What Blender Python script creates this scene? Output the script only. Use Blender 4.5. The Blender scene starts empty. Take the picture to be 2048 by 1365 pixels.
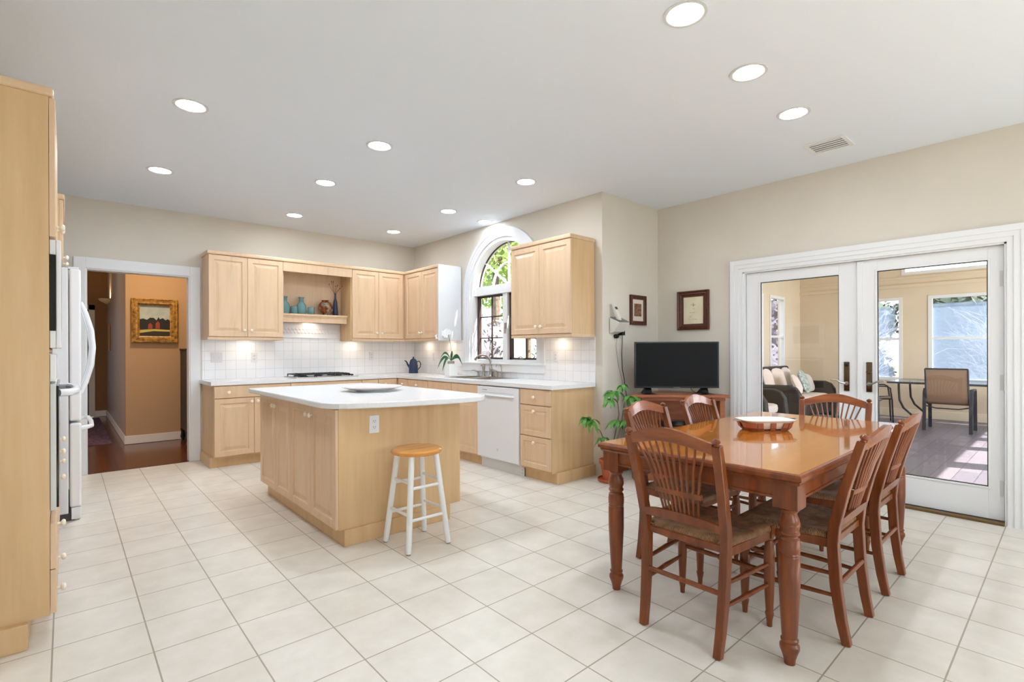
import bpy, bmesh, math, random
from mathutils import Vector, Matrix
random.seed(7)
S=bpy.context.scene
COL=S.collection
R=math.radians; PI=math.pi

# ------------------------------------------------------------------ camera
cam_d=bpy.data.cameras.new('camera'); cam=bpy.data.objects.new('camera',cam_d); COL.objects.link(cam)
S.camera=cam
YAW,ROLL,FPX,CYP,HC=R(41.648),R(-0.181),1004.66,700.77,1.24
cam_d.sensor_fit='HORIZONTAL'; cam_d.sensor_width=36.0
cam_d.lens=36.0*FPX/2048; cam_d.shift_y=(CYP-682.5)/2048
cam_d.clip_start=.05; cam_d.clip_end=200
fw=Vector((math.sin(YAW),math.cos(YAW),0)); rt=Vector((math.cos(YAW),-math.sin(YAW),0)); up=Vector((0,0,1))
r2=rt*math.cos(ROLL)+up*math.sin(ROLL); u2=up*math.cos(ROLL)-rt*math.sin(ROLL)
cam.matrix_world=Matrix(((r2.x,u2.x,-fw.x,0),(r2.y,u2.y,-fw.y,0),(r2.z,u2.z,-fw.z,HC),(0,0,0,1)))

# ------------------------------------------------------------------ world, sun, exposure
S.view_settings.view_transform='Standard'; S.view_settings.look='None'
S.view_settings.exposure=0.0; S.view_settings.gamma=1.0
S.view_settings.use_curve_mapping=False
try:
    S.cycles.use_denoising=True; S.cycles.max_bounces=10; S.cycles.diffuse_bounces=6; S.cycles.glossy_bounces=4
    S.cycles.transparent_max_bounces=16; S.cycles.transmission_bounces=6
    S.cycles.sample_clamp_indirect=6; S.cycles.caustics_reflective=False; S.cycles.caustics_refractive=False
except Exception: pass
W=bpy.data.worlds.new('world'); S.world=W; W.use_nodes=True
bg=W.node_tree.nodes['Background']; bg.inputs[0].default_value=(.80,.90,1,1); bg.inputs[1].default_value=4.0
sun_d=bpy.data.lights.new('sun','SUN'); sun=bpy.data.objects.new('sun',sun_d); COL.objects.link(sun)
sun_d.energy=26; sun_d.angle=R(.6); sun_d.color=(1,.95,.86)
sun.rotation_euler=Vector((.30,-1,1.04)).to_track_quat('Z','Y').to_euler()
def area(name,loc,size,energy,direction,color=(1,1,1),shape='RECTANGLE',size_y=None,parent=None,spread=180):
    d=bpy.data.lights.new(name,'AREA'); o=bpy.data.objects.new(name,d); COL.objects.link(o)
    d.shape=shape; d.size=size; d.size_y=size_y or size; d.energy=energy; d.color=color; d.spread=R(spread)
    o.rotation_euler=Vector([-c for c in direction]).to_track_quat('Z','Y').to_euler()
    if parent: o.parent=parent
    o.location=loc
    return o
# added fill lamps just inside the unseen rear windows, standing in for daylight
area('window_daylight',(1.0,-2.36,1.55),1.7,19,(0,1,-.0),(.86,.94,1),size_y=1.5)
area('window_daylight',(3.6,-2.36,1.55),1.7,19,(0,1,-.0),(.86,.94,1),size_y=1.5)
for _x,_w in ((6.9,1.3),(8.4,1.0),(9.5,.7),(10.55,.9)):
    area('sunroom_daylight',(_x,-1.27,1.35),_w,58,(0,1,-.1),(.90,.95,1),size_y=1.6)  # added lamps outside the unseen right-hand windows, brightening the sunroom
DL_E=13      # watts per ceiling downlight

# ------------------------------------------------------------------ materials
def lin(c):
    out=[]
    for v in c[:3]:
        v/=255
        out.append(v/12.92 if v<=.04045 else ((v+.055)/1.055)**2.4)
    return (*out,1)
MATS={}
def mat(name,col,rough=.5,metal=0,spec=.5,coat=0,trans=0,ior=1.45,alpha=1,emit=None,estr=0,sss=0):
    if name in MATS: return MATS[name]
    m=bpy.data.materials.new(name); m.use_nodes=True
    b=m.node_tree.nodes['Principled BSDF']
    b.inputs['Base Color'].default_value=lin(col); b.inputs['Roughness'].default_value=rough
    b.inputs['Metallic'].default_value=metal; b.inputs['Specular IOR Level'].default_value=spec
    b.inputs['Coat Weight'].default_value=coat; b.inputs['Coat Roughness'].default_value=.08
    b.inputs['Transmission Weight'].default_value=trans; b.inputs['IOR'].default_value=ior
    b.inputs['Alpha'].default_value=alpha
    if emit: b.inputs['Emission Color'].default_value=lin(emit); b.inputs['Emission Strength'].default_value=estr
    MATS[name]=m; return m
def N(m,t,**k):
    n=m.node_tree.nodes.new(t)
    for a,v in k.items(): setattr(n,a,v)
    return n
def LK(m,a,b): m.node_tree.links.new(a,b)
def bsdf(m): return m.node_tree.nodes['Principled BSDF']
def ramp(m,stops):
    r=N(m,'ShaderNodeValToRGB'); e=r.color_ramp.elements
    while len(e)>1: e.remove(e[0])
    e[0].position=stops[0][0]; e[0].color=lin(stops[0][1])
    for p,c in stops[1:]:
        x=e.new(p); x.color=lin(c)
    return r
def bump(m,src,strength=.2,dist=.01):
    b=N(m,'ShaderNodeBump'); b.inputs['Strength'].default_value=strength; b.inputs['Distance'].default_value=dist
    LK(m,src,b.inputs['Height']); LK(m,b.outputs[0],bsdf(m).inputs['Normal'])
def coords(m,scale=(1,1,1),loc=(0,0,0),rot=(0,0,0)):
    t=N(m,'ShaderNodeTexCoord'); mp=N(m,'ShaderNodeMapping')
    mp.inputs['Scale'].default_value=scale; mp.inputs['Location'].default_value=loc; mp.inputs['Rotation'].default_value=rot
    LK(m,t.outputs['Object'],mp.inputs[0]); return mp.outputs[0]
def noise(m,vec,scale,detail=3,rough=.5):
    n=N(m,'ShaderNodeTexNoise'); n.inputs['Scale'].default_value=scale; n.inputs['Detail'].default_value=detail
    n.inputs['Roughness'].default_value=rough; LK(m,vec,n.inputs['Vector']); return n.outputs['Fac']
def wood(name,stops,grain=(14,14,1.2),rough=.35,coat=0,bmp=.03,scale=3):
    if name in MATS: return MATS[name]
    m=mat(name,(128,128,128),rough,coat=coat)
    v=coords(m,grain); f=noise(m,v,scale,5,.6)
    r=ramp(m,stops); LK(m,f,r.inputs[0]); LK(m,r.outputs[0],bsdf(m).inputs['Base Color'])
    if bmp: bump(m,f,bmp,.002)
    return m
def mottled(name,c1,c2,scale,rough,bmp=0,detail=3,spec=.5,stretch=(1,1,1)):
    if name in MATS: return MATS[name]
    m=mat(name,c1,rough,spec=spec); f=noise(m,coords(m,stretch),scale,detail)
    r=ramp(m,[(.35,c1),(.65,c2)]); LK(m,f,r.inputs[0]); LK(m,r.outputs[0],bsdf(m).inputs['Base Color'])
    if bmp: bump(m,f,bmp,.003)
    return m
def tiles(name,bw,bh,loc,rot,c1,c2,mortar,msize,rough,offset=0,bumps=.4,cloud=None,spec=.5,squash=None):
    m=mat(name,c1,rough,spec=spec)
    v=coords(m,(1,1,1),loc,rot)
    b=N(m,'ShaderNodeTexBrick'); b.offset=offset; b.squash=1
    LK(m,v,b.inputs['Vector'])
    b.inputs['Color1'].default_value=lin(c1); b.inputs['Color2'].default_value=lin(c2); b.inputs['Mortar'].default_value=lin(mortar)
    b.inputs['Scale'].default_value=1; b.inputs['Mortar Size'].default_value=msize; b.inputs['Mortar Smooth'].default_value=.2
    b.inputs['Brick Width'].default_value=bw; b.inputs['Row Height'].default_value=bh; b.inputs['Bias'].default_value=0
    out=b.outputs['Color']
    if cloud:
        f=noise(m,coords(m,(1,1,1)),cloud,5,.6); r=ramp(m,[(.3,(238,236,233)),(.7,(255,255,255))]); LK(m,f,r.inputs[0])
        mx=N(m,'ShaderNodeMix',data_type='RGBA',blend_type='MULTIPLY'); mx.inputs[0].default_value=1
        LK(m,out,mx.inputs[6]); LK(m,r.outputs[0],mx.inputs[7]); out=mx.outputs[2]
    LK(m,out,bsdf(m).inputs['Base Color'])
    inv=N(m,'ShaderNodeMath',operation='SUBTRACT'); inv.inputs[0].default_value=1; LK(m,b.outputs['Fac'],inv.inputs[1])
    bump(m,inv.outputs[0],bumps,.003)
    return m
def glass_thin(name,tint=(255,255,255),refl=.06):
    # thin window pane: mostly transparent, some mirror reflection
    m=bpy.data.materials.new(name); m.use_nodes=True; nt=m.node_tree; nt.nodes.clear()
    o=nt.nodes.new('ShaderNodeOutputMaterial'); mx=nt.nodes.new('ShaderNodeMixShader')
    t=nt.nodes.new('ShaderNodeBsdfTransparent'); g=nt.nodes.new('ShaderNodeBsdfGlossy')
    t.inputs[0].default_value=lin(tint); g.inputs['Roughness'].default_value=.01
    lw=nt.nodes.new('ShaderNodeLayerWeight'); pw=nt.nodes.new('ShaderNodeMath'); pw.operation='POWER'; pw.inputs[1].default_value=4; nt.links.new(lw.outputs['Facing'],pw.inputs[0]); lw.inputs[0].default_value=.5; fr=nt.nodes.new('ShaderNodeMath'); fr.operation='MULTIPLY_ADD'; fr.inputs[1].default_value=.5; fr.inputs[2].default_value=.035; nt.links.new(pw.outputs[0],fr.inputs[0])
    nt.links.new(fr.outputs[0],mx.inputs[0]); nt.links.new(t.outputs[0],mx.inputs[1]); nt.links.new(g.outputs[0],mx.inputs[2])
    nt.links.new(mx.outputs[0],o.inputs[0]); MATS[name]=m; return m
def veil(name,col,amount):
    m=bpy.data.materials.new(name); m.use_nodes=True; nt=m.node_tree; nt.nodes.clear()
    o=nt.nodes.new('ShaderNodeOutputMaterial'); mx=nt.nodes.new('ShaderNodeMixShader')
    t=nt.nodes.new('ShaderNodeBsdfTransparent'); g=nt.nodes.new('ShaderNodeBsdfDiffuse'); g.inputs[0].default_value=lin(col)
    tl=nt.nodes.new('ShaderNodeBsdfTranslucent'); tl.inputs[0].default_value=lin(col)
    m2=nt.nodes.new('ShaderNodeMixShader'); m2.inputs[0].default_value=.5
    nt.links.new(g.outputs[0],m2.inputs[1]); nt.links.new(tl.outputs[0],m2.inputs[2])
    mx.inputs[0].default_value=amount
    nt.links.new(t.outputs[0],mx.inputs[1]); nt.links.new(m2.outputs[0],mx.inputs[2]); nt.links.new(mx.outputs[0],o.inputs[0])
    MATS[name]=m; return m

M_wall=mottled('wall_paint',(217,210,199),(213,206,195),2,.85)
M_ceil=mat('ceiling_paint',(228,236,247),.9)
M_trim=mat('white_trim',(228,229,231),.4)
M_hall=mat('hall_paint',(182,146,110),.85)
M_sunwall=mottled('sunroom_paint',(222,206,182),(217,201,177),3,.8)
M_maple=wood('maple',[(.3,(222,192,160)),(.55,(217,186,152)),(.75,(206,174,140))],(9,9,.8),.38,scale=2.2)
M_maple_e=wood('maple_panel',[(.3,(219,186,144)),(.5,(212,178,134)),(.75,(201,166,122))],(7,7,.6),.38,scale=2.0)
M_knob=mat('cream_knob',(240,232,215),.3)
M_counter=mottled('countertop',(232,232,233),(226,227,229),60,.22)
M_white=mat('appliance_white',(230,231,234),.25)
M_whiter=mat('appliance_white_soft',(222,224,228),.35)
M_black=mat('black_gloss',(14,14,16),.1)
M_blackm=mat('black_matte',(22,22,23),.6)
M_iron=mat('cast_iron',(38,38,40),.55)
M_steel=mat('brushed_steel',(190,190,188),.28,metal=1)
M_nickel=mat('satin_nickel',(165,160,152),.32,metal=1)
M_chrome=mat('polished_brass_plate',(120,105,88),.12,metal=1)
M_bronze=mat('dark_frame',(58,42,38),.5)
M_tab=wood('table_top_wood',[(.25,(206,132,46)),(.5,(188,112,34)),(.8,(156,84,22))],(1.0,11,11),.12,coat=.6,bmp=.0,scale=2.2)
bsdf(M_tab).inputs['Coat IOR'].default_value=1.55; bsdf(M_tab).inputs['Coat Roughness'].default_value=.03
M_tabd=wood('table_base_wood',[(.25,(140,74,32)),(.55,(112,54,22)),(.8,(80,38,15))],(9,9,1.2),.3,coat=.2,bmp=.02,scale=2.4)
M_chair=wood('chair_wood',[(.25,(138,74,32)),(.55,(110,54,22)),(.8,(76,36,14))],(10,10,1.4),.3,coat=.15,bmp=.02,scale=2.4)
M_crest=wood('chair_crest_wood',[(.25,(156,86,36)),(.55,(130,66,26)),(.8,(94,46,18))],(1.4,10,10),.25,coat=.4,bmp=.02,scale=2.4)
M_stoolw=wood('stool_seat_wood',[(.25,(222,156,78)),(.5,(208,140,62)),(.8,(184,116,46))],(1.2,9,9),.22,coat=.5,bmp=.0,scale=2.2)
M_stoolp=mat('stool_white_paint',(236,236,236),.35)
M_ratt=mat('rush_seat',(150,112,70),.42)
def rush():
    m=M_ratt; v=coords(m); s=N(m,'ShaderNodeSeparateXYZ'); LK(m,v,s.inputs[0])
    ax=N(m,'ShaderNodeMath',operation='ABSOLUTE'); ay=N(m,'ShaderNodeMath',operation='ABSOLUTE')
    LK(m,s.outputs[0],ax.inputs[0]); LK(m,s.outputs[1],ay.inputs[0])
    gt=N(m,'ShaderNodeMath',operation='GREATER_THAN'); LK(m,ax.outputs[0],gt.inputs[0]); LK(m,ay.outputs[0],gt.inputs[1])
    mx=N(m,'ShaderNodeMix',data_type='FLOAT'); LK(m,gt.outputs[0],mx.inputs[0]); LK(m,s.outputs[0],mx.inputs[2]); LK(m,s.outputs[1],mx.inputs[3])
    mu=N(m,'ShaderNodeMath',operation='MULTIPLY'); mu.inputs[1].default_value=1150; LK(m,mx.outputs[0],mu.inputs[0])
    nz=noise(m,v,60,2); ad=N(m,'ShaderNodeMath',operation='MULTIPLY_ADD'); ad.inputs[1].default_value=5; LK(m,nz,ad.inputs[0]); LK(m,mu.outputs[0],ad.inputs[2])
    sn=N(m,'ShaderNodeMath',operation='SINE'); LK(m,ad.outputs[0],sn.inputs[0])
    mr=N(m,'ShaderNodeMapRange'); mr.inputs['From Min'].default_value=-1; LK(m,sn.outputs[0],mr.inputs[0])
    nz2=noise(m,v,25,3); a2=N(m,'ShaderNodeMath',operation='MULTIPLY'); LK(m,mr.outputs[0],a2.inputs[0]); LK(m,nz2,a2.inputs[1])
    r=ramp(m,[(.0,(60,36,22)),(.22,(124,82,52)),(.55,(214,164,116))]); LK(m,a2.outputs[0],r.inputs[0])
    LK(m,r.outputs[0],bsdf(m).inputs['Base Color']); bump(m,mr.outputs[0],.8,.004)
rush()
M_terra=mottled('terracotta',(186,98,66),(172,86,56),12,.7)
M_soil=mottled('soil',(62,46,34),(40,30,22),40,.95,.5)
M_leaf=mottled('houseplant_leaf',(92,150,58),(60,118,40),14,.4)
M_orch=mottled('orchid_leaf',(52,104,66),(38,82,52),14,.35)
M_stem=mat('plant_stem',(108,100,66),.7)
M_teal=mat('teal_glass',(116,160,162),.05,alpha=.6)
M_glass=glass_thin('window_glass')
M_tv=mat('tv_screen',(20,20,21),.45,spec=.15)
M_tvb=mat('tv_bezel',(12,12,13),.3)
M_ceram=mat('white_ceramic',(238,238,235),.2)
M_navy=mat('navy_enamel',(30,52,82),.3)
M_gold=mottled('gilt_frame',(190,142,60),(120,78,28),30,.4,.6)
M_mahog=wood('mahogany_frame',[(.3,(92,44,24)),(.7,(60,26,16))],(2,12,12),.35)
M_paper=mottled('cream_paper',(226,218,190),(220,210,180),8,.9)
M_stand=wood('tv_stand_wood',[(.3,(168,100,62)),(.7,(136,74,44))],(1.5,10,10),.35)
M_wick=mottled('dark_wicker',(52,47,46),(30,27,27),70,.7,.8)
M_cush=mat('cushion_fabric',(214,202,194),.9)
M_pillow=mat('pillow_fabric',(222,206,196),.9)
M_pillg=mottled('patterned_pillow',(196,204,196),(120,136,130),24,.9)
M_sling=mat('sling_fabric',(150,122,98),.8)
M_patio=mat('patio_metal',(50,54,62),.45)
M_rush2=None

# ------------------------------------------------------------------ object helpers
def tag(o,label=None,cat=None,group=None,kind=None):
    if label: o['label']=label
    if cat: o['category']=cat
    if group: o['group']=group
    if kind: o['kind']=kind
    return o
def thing(name,label,cat,loc=(0,0,0),rz=0,group=None):
    o=bpy.data.objects.new(name,None); COL.objects.link(o); o.location=loc; o.rotation_euler=(0,0,rz)
    o.empty_display_size=.1
    return tag(o,label,cat,group)
def offs(p):
    v=Vector((0,0,0))
    while p is not None: v+=Vector(p.location); p=p.parent
    return v
class MB:
    def __init__(s): s.b=bmesh.new(); s.mi=0; s.mats=[]
    def _m(s,fs):
        for f in fs: f.material_index=s.mi
    def face(s,vs):
        try:
            f=s.b.faces.new(vs); f.material_index=s.mi; return f
        except ValueError: return None
    def box(s,x0,x1,y0,y1,z0,z1):
        if x0>x1:x0,x1=x1,x0
        if y0>y1:y0,y1=y1,y0
        if z0>z1:z0,z1=z1,z0
        v=[s.b.verts.new(c) for c in ((x0,y0,z0),(x1,y0,z0),(x1,y1,z0),(x0,y1,z0),(x0,y0,z1),(x1,y0,z1),(x1,y1,z1),(x0,y1,z1))]
        for q in ((3,2,1,0),(4,5,6,7),(0,1,5,4),(1,2,6,5),(2,3,7,6),(3,0,4,7)): s.face([v[i] for i in q])
        return s
    def hexa(s,pts):
        v=[s.b.verts.new(c) for c in pts]
        for q in ((3,2,1,0),(4,5,6,7),(0,1,5,4),(1,2,6,5),(2,3,7,6),(3,0,4,7)): s.face([v[i] for i in q])
        return s
    def rings(s,rs,closed=True,cap=True,loop=False):
        vr=[[s.b.verts.new(p) for p in r] for r in rs]
        n=len(vr[0]); m=len(vr)
        for i in range(m if loop else m-1):
            a,b=vr[i],vr[(i+1)%m]
            for j in range(n if closed else n-1):
                s.face([a[j],a[(j+1)%n],b[(j+1)%n],b[j]])
        if cap and closed and not loop:
            s.face(list(reversed(vr[0]))); s.face(vr[-1])
        return s
    def lathe(s,prof,o=(0,0,0),axis=(0,0,1),n=24,sx=1,sy=1):
        a=Vector(axis).normalized(); u=a.orthogonal().normalized() if abs(a.z)<.999 else Vector((1,0,0)); w=a.cross(u)
        o=Vector(o)
        rs=[]
        for r,h in prof:
            r=max(r,1e-4)
            rs.append([o+a*h+u*(r*math.cos(2*PI*k/n)*sx)+w*(r*math.sin(2*PI*k/n)*sy) for k in range(n)])
        return s.rings(rs)
    def tube(s,pts,rad,n=8,loop=False):
        pts=[Vector(p) for p in pts]; m=len(pts)
        if not hasattr(rad,'__len__'): rad=[rad]*m
        rs=[]; u=None
        for i,p in enumerate(pts):
            a=pts[(i-1)%m] if (i>0 or loop) else p; b=pts[(i+1)%m] if (i<m-1 or loop) else p
            t=(b-a).normalized()
            if u is None: u=t.orthogonal().normalized()
            else:
                u=(u-t*u.dot(t))
                u=u.normalized() if u.length>1e-6 else t.orthogonal().normalized()
            w=t.cross(u)
            rs.append([p+u*(rad[i]*math.cos(2*PI*k/n))+w*(rad[i]*math.sin(2*PI*k/n)) for k in range(n)])
        return s.rings(rs,loop=loop)
    def bar(s,pts,ws,side=(1,0,0)):
        """rectangular section swept along pts; ws = (width along side, depth) per point"""
        pts=[Vector(p) for p in pts]; sd=Vector(side).normalized(); rs=[]; m=len(pts)
        if not hasattr(ws[0],'__len__'): ws=[ws]*m
        for i,p in enumerate(pts):
            t=(pts[min(i+1,m-1)]-pts[max(i-1,0)]).normalized(); w=t.cross(sd).normalized()
            a,b=ws[i][0]/2,ws[i][1]/2
            rs.append([p+sd*a+w*b,p-sd*a+w*b,p-sd*a-w*b,p+sd*a-w*b])
        return s.rings(rs)
    def sphere(s,c,r,n=12,m=8,sc=(1,1,1)):
        c=Vector(c); rs=[]
        for i in range(m+1):
            t=-PI/2+PI*i/m
            rr=max(math.cos(t),1e-3)
            rs.append([c+Vector((rr*math.cos(2*PI*k/n)*r*sc[0],rr*math.sin(2*PI*k/n)*r*sc[1],math.sin(t)*r*sc[2])) for k in range(n)])
        return s.rings(rs)
    def prism(s,poly,ax,a,b):
        """poly of 2d points extruded along axis ax (0,1,2) from a to b"""
        def P(p,h):
            return (h,p[0],p[1]) if ax==0 else (p[0],h,p[1]) if ax==1 else (p[0],p[1],h)
        return s.rings([[P(p,a) for p in poly],[P(p,b) for p in poly]])
    def strip(s,outer,inner,ax,a,b,closed=False):
        """band between two matching 2d polylines, with thickness a..b along axis"""
        def P(p,h):
            return (h,p[0],p[1]) if ax==0 else (p[0],h,p[1]) if ax==1 else (p[0],p[1],h)
        rs=[[P(o,a),P(i,a),P(i,b),P(o,b)] for o,i in zip(outer,inner)]
        return s.rings(rs,loop=closed)
    def panel(s,F,s0,s1,z0,z1,th=.02,prof=((0,0),(.052,0),(.058,-.009),(.070,-.009),(.098,-.001))):
        """raised panel slab; F(s,z,d) maps to world, d=0 back, d=th front"""
        rs=[]
        def ring(ins,d):
            return [F(s0+ins,z0+ins,d),F(s1-ins,z0+ins,d),F(s1-ins,z1-ins,d),F(s0+ins,z1-ins,d)]
        rs.append(ring(0,0))
        rs.append(ring(0,th-.003)); rs.append(ring(.003,th))
        for ins,d in prof[1:]: rs.append(ring(ins,th+d))
        return s.rings(rs)
    def leaf(s,base,tip,width,bend=(0,0,0),seg=5,up=(0,0,1)):
        b=Vector(base); t=Vector(tip); d=t-b; sd=d.cross(Vector(up)); 
        if sd.length<1e-6: sd=Vector((1,0,0))
        sd.normalize(); bend=Vector(bend); L=[];Rr=[]
        for i in range(seg+1):
            k=i/seg; w=width*.5*math.sin(PI*min(1,max(0.0,.04+.96*k)))**.8 if i<seg else .0005
            c=b+d*k+bend*(4*k*(1-k))
            L.append(s.b.verts.new(c-sd*max(w,.0005))); Rr.append(s.b.verts.new(c+sd*max(w,.0005)))
        for i in range(seg): s.face([L[i],Rr[i],Rr[i+1],L[i+1]])
        return s
    def build(s,name,m,parent=None,world=True,smooth=False,bevel=0,kind=None,recalc=True,label=None,auto=None,bseg=2):
        if recalc: bmesh.ops.recalc_face_normals(s.b,faces=s.b.faces)
        if world and parent is not None:
            o=offs(parent); bmesh.ops.translate(s.b,vec=-o,verts=s.b.verts)
        me=bpy.data.meshes.new(name); s.b.to_mesh(me); s.b.free()
        for k in (m if isinstance(m,(list,tuple)) else [m]): me.materials.append(k)
        ob=bpy.data.objects.new(name,me); COL.objects.link(ob)
        if parent is not None: ob.parent=parent
        if smooth:
            for p in me.polygons: p.use_smooth=True
            if auto is None: auto=35
            me.set_sharp_from_angle(angle=R(auto))
        if bevel:
            bv=ob.modifiers.new('bevel','BEVEL'); bv.width=bevel; bv.segments=bseg; bv.limit_method='ANGLE'; bv.angle_limit=R(40)
        if kind: ob['kind']=kind
        if label: ob['label']=label
        return ob
def struct(name,mb,m,**k):
    return mb.build(name,m,None,kind='structure',**k)
def copy_tree(o,parent=None):
    c=o.copy(); COL.objects.link(c)
    if parent is not None: c.parent=parent
    for ch in list(o.children): copy_tree(ch,c)
    return c
def frame_fn(o,sdir,nrm):
    o=Vector(o); sdir=Vector(sdir); nrm=Vector(nrm)
    return lambda s,z,d: o+sdir*s+nrm*d+Vector((0,0,z))
def knob(parent,F,s,z,d=.02,name='knob',m=None):
    base=F(s,z,d); nrm=(F(s,z,d+1)-base)
    mb=MB().lathe([(.006,0),(.006,.010),(.0155,.017),(.017,.023),(.012,.030),(.001,.032)],base,nrm,14)
    return mb.build(name,m or M_knob,parent,smooth=True)
# ================================================================== SETTING
XW,YB,YS,XF,CZ=3.925,6.63,3.082,4.906,2.789
XL,YR=-.72,-2.45
M_floor=tiles('floor_tile',.3130,.3138,(-.27+3.13,-.331+3.138,0),(0,0,0),(233,228,219),(229,223,213),(172,162,148),.0032,.30,bumps=.25,cloud=5)
M_hallfl=tiles('hall_floor_wood',1.1,.085,(0,0,0),(0,0,PI/2),(112,62,36),(88,46,28),(50,26,16),.0012,.18,offset=.4,bumps=.1,cloud=6)
M_sunfl=tiles('sunroom_plank',.9,.16,(0,0,0),(0,0,0),(122,115,124),(100,95,107),(70,66,76),.003,.4,offset=.45,bumps=.3,cloud=7)
struct('floor',MB().box(XL-.1,XF,YR-.1,YB+.02,-.1,0),M_floor)
struct('floor_hall',MB().box(-1.6,3.2,YB+.02,12.6,-.1,-.003),M_hallfl)
struct('floor_sunroom',MB().box(XF+.001,11.7,-1.3,4.0,-.12,-.004),M_sunfl)
struct('ceiling',MB().box(XL-.12,XF+.14,YR-.12,YS+.14,CZ,CZ+.1).box(XL-.12,XW+.14,YS+.14,YB+.12,CZ,CZ+.1),M_ceil)
# back wall with the doorway to the hall
DX0,DX1,DZ=.155,1.047,2.08
w=MB().box(XL-.12,DX0,YB,YB+.12,0,CZ).box(DX1,XW+.14,YB,YB+.12,0,CZ).box(DX0,DX1,YB,YB+.12,DZ,CZ)
struct('wall_back',w,M_wall)
# casing of the doorway
w=MB().box(DX0-.095,DX0,YB-.02,YB,0,DZ+.11).box(DX1,DX1+.10,YB-.02,YB,0,DZ+.11).box(DX0,DX1,YB-.02,YB,DZ,DZ+.11)
w.box(DX0-.004,DX0+.012,YB-.005,YB+.12,0,DZ).box(DX1-.012,DX1+.004,YB-.005,YB+.12,0,DZ).box(DX0,DX1,YB-.005,YB+.12,DZ-.012,DZ+.004)
struct('trim_1',w,M_trim,bevel=.004)
struct('trim_2',MB().box(DX0+.012,DX1-.012,YB-.012,YB+.12,-.004,.006),M_hallfl)
# left wall, rear wall, right wall
struct('wall_left',MB().box(XL-.12,XL,YR-.12,YB+.0,0,CZ),M_wall)
w=MB()
wz0,wz1=.8,2.3; xs=[XL,.15,1.85,2.75,4.45,XF]
w.box(XL,XF,YR-.12,YR,0,wz0).box(XL,XF,YR-.12,YR,wz1,CZ)
w.box(xs[0],xs[1],YR-.12,YR,wz0,wz1).box(xs[2],xs[3],YR-.12,YR,wz0,wz1).box(xs[4],xs[5],YR-.12,YR,wz0,wz1)
struct('wall_rear',w,M_wall)
FY0,FY1,FZ=.322,2.147,1.985       # french door opening
w=MB().box(XF,XF+.14,YR-.12,FY0,0,CZ).box(XF,XF+.14,FY1,YS+.14,0,CZ).box(XF,XF+.14,FY0,FY1,FZ,CZ)
struct('wall_right',w,M_wall)
struct('wall_step',MB().box(XW+.0,XF,YS,YS+.14,0,CZ),M_wall)
# casing of the french doors: stepped moulding
def casing(mb,x,y0,y1,z1,wd,dep):
    for a,b,d in ((0,wd*.30,dep*.55),(wd*.30,wd*.62,dep*.8),(wd*.62,wd,dep)):
        mb.box(x-d,x,y1+a,y1+b,0,z1+b); mb.box(x-d,x,y0-b,y0-a,0,z1+b); mb.box(x-d,x,y0-b+ (b-a),y1+b-(b-a),z1+a,z1+b)
w=MB(); casing(w,XF,FY0,FY1,FZ,.115,.028)
struct('trim_3',w,M_trim)
w=MB().box(XF-.005,XF+.145,FY0-.02,FY0+.014,0,FZ+.02).box(XF-.005,XF+.145,FY1-.014,FY1+.02,0,FZ+.02).box(XF-.005,XF+.145,FY0,FY1,FZ-.012,FZ+.02)
struct('trim_4',w,M_trim)
M_sill=mat('bronze_threshold',(120,92,56),.4,metal=.6)
struct('trim_5',MB().box(XF-.03,XF+.15,FY0+.014,FY1-.014,-.002,.018),M_sill,bevel=.004)
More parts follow.
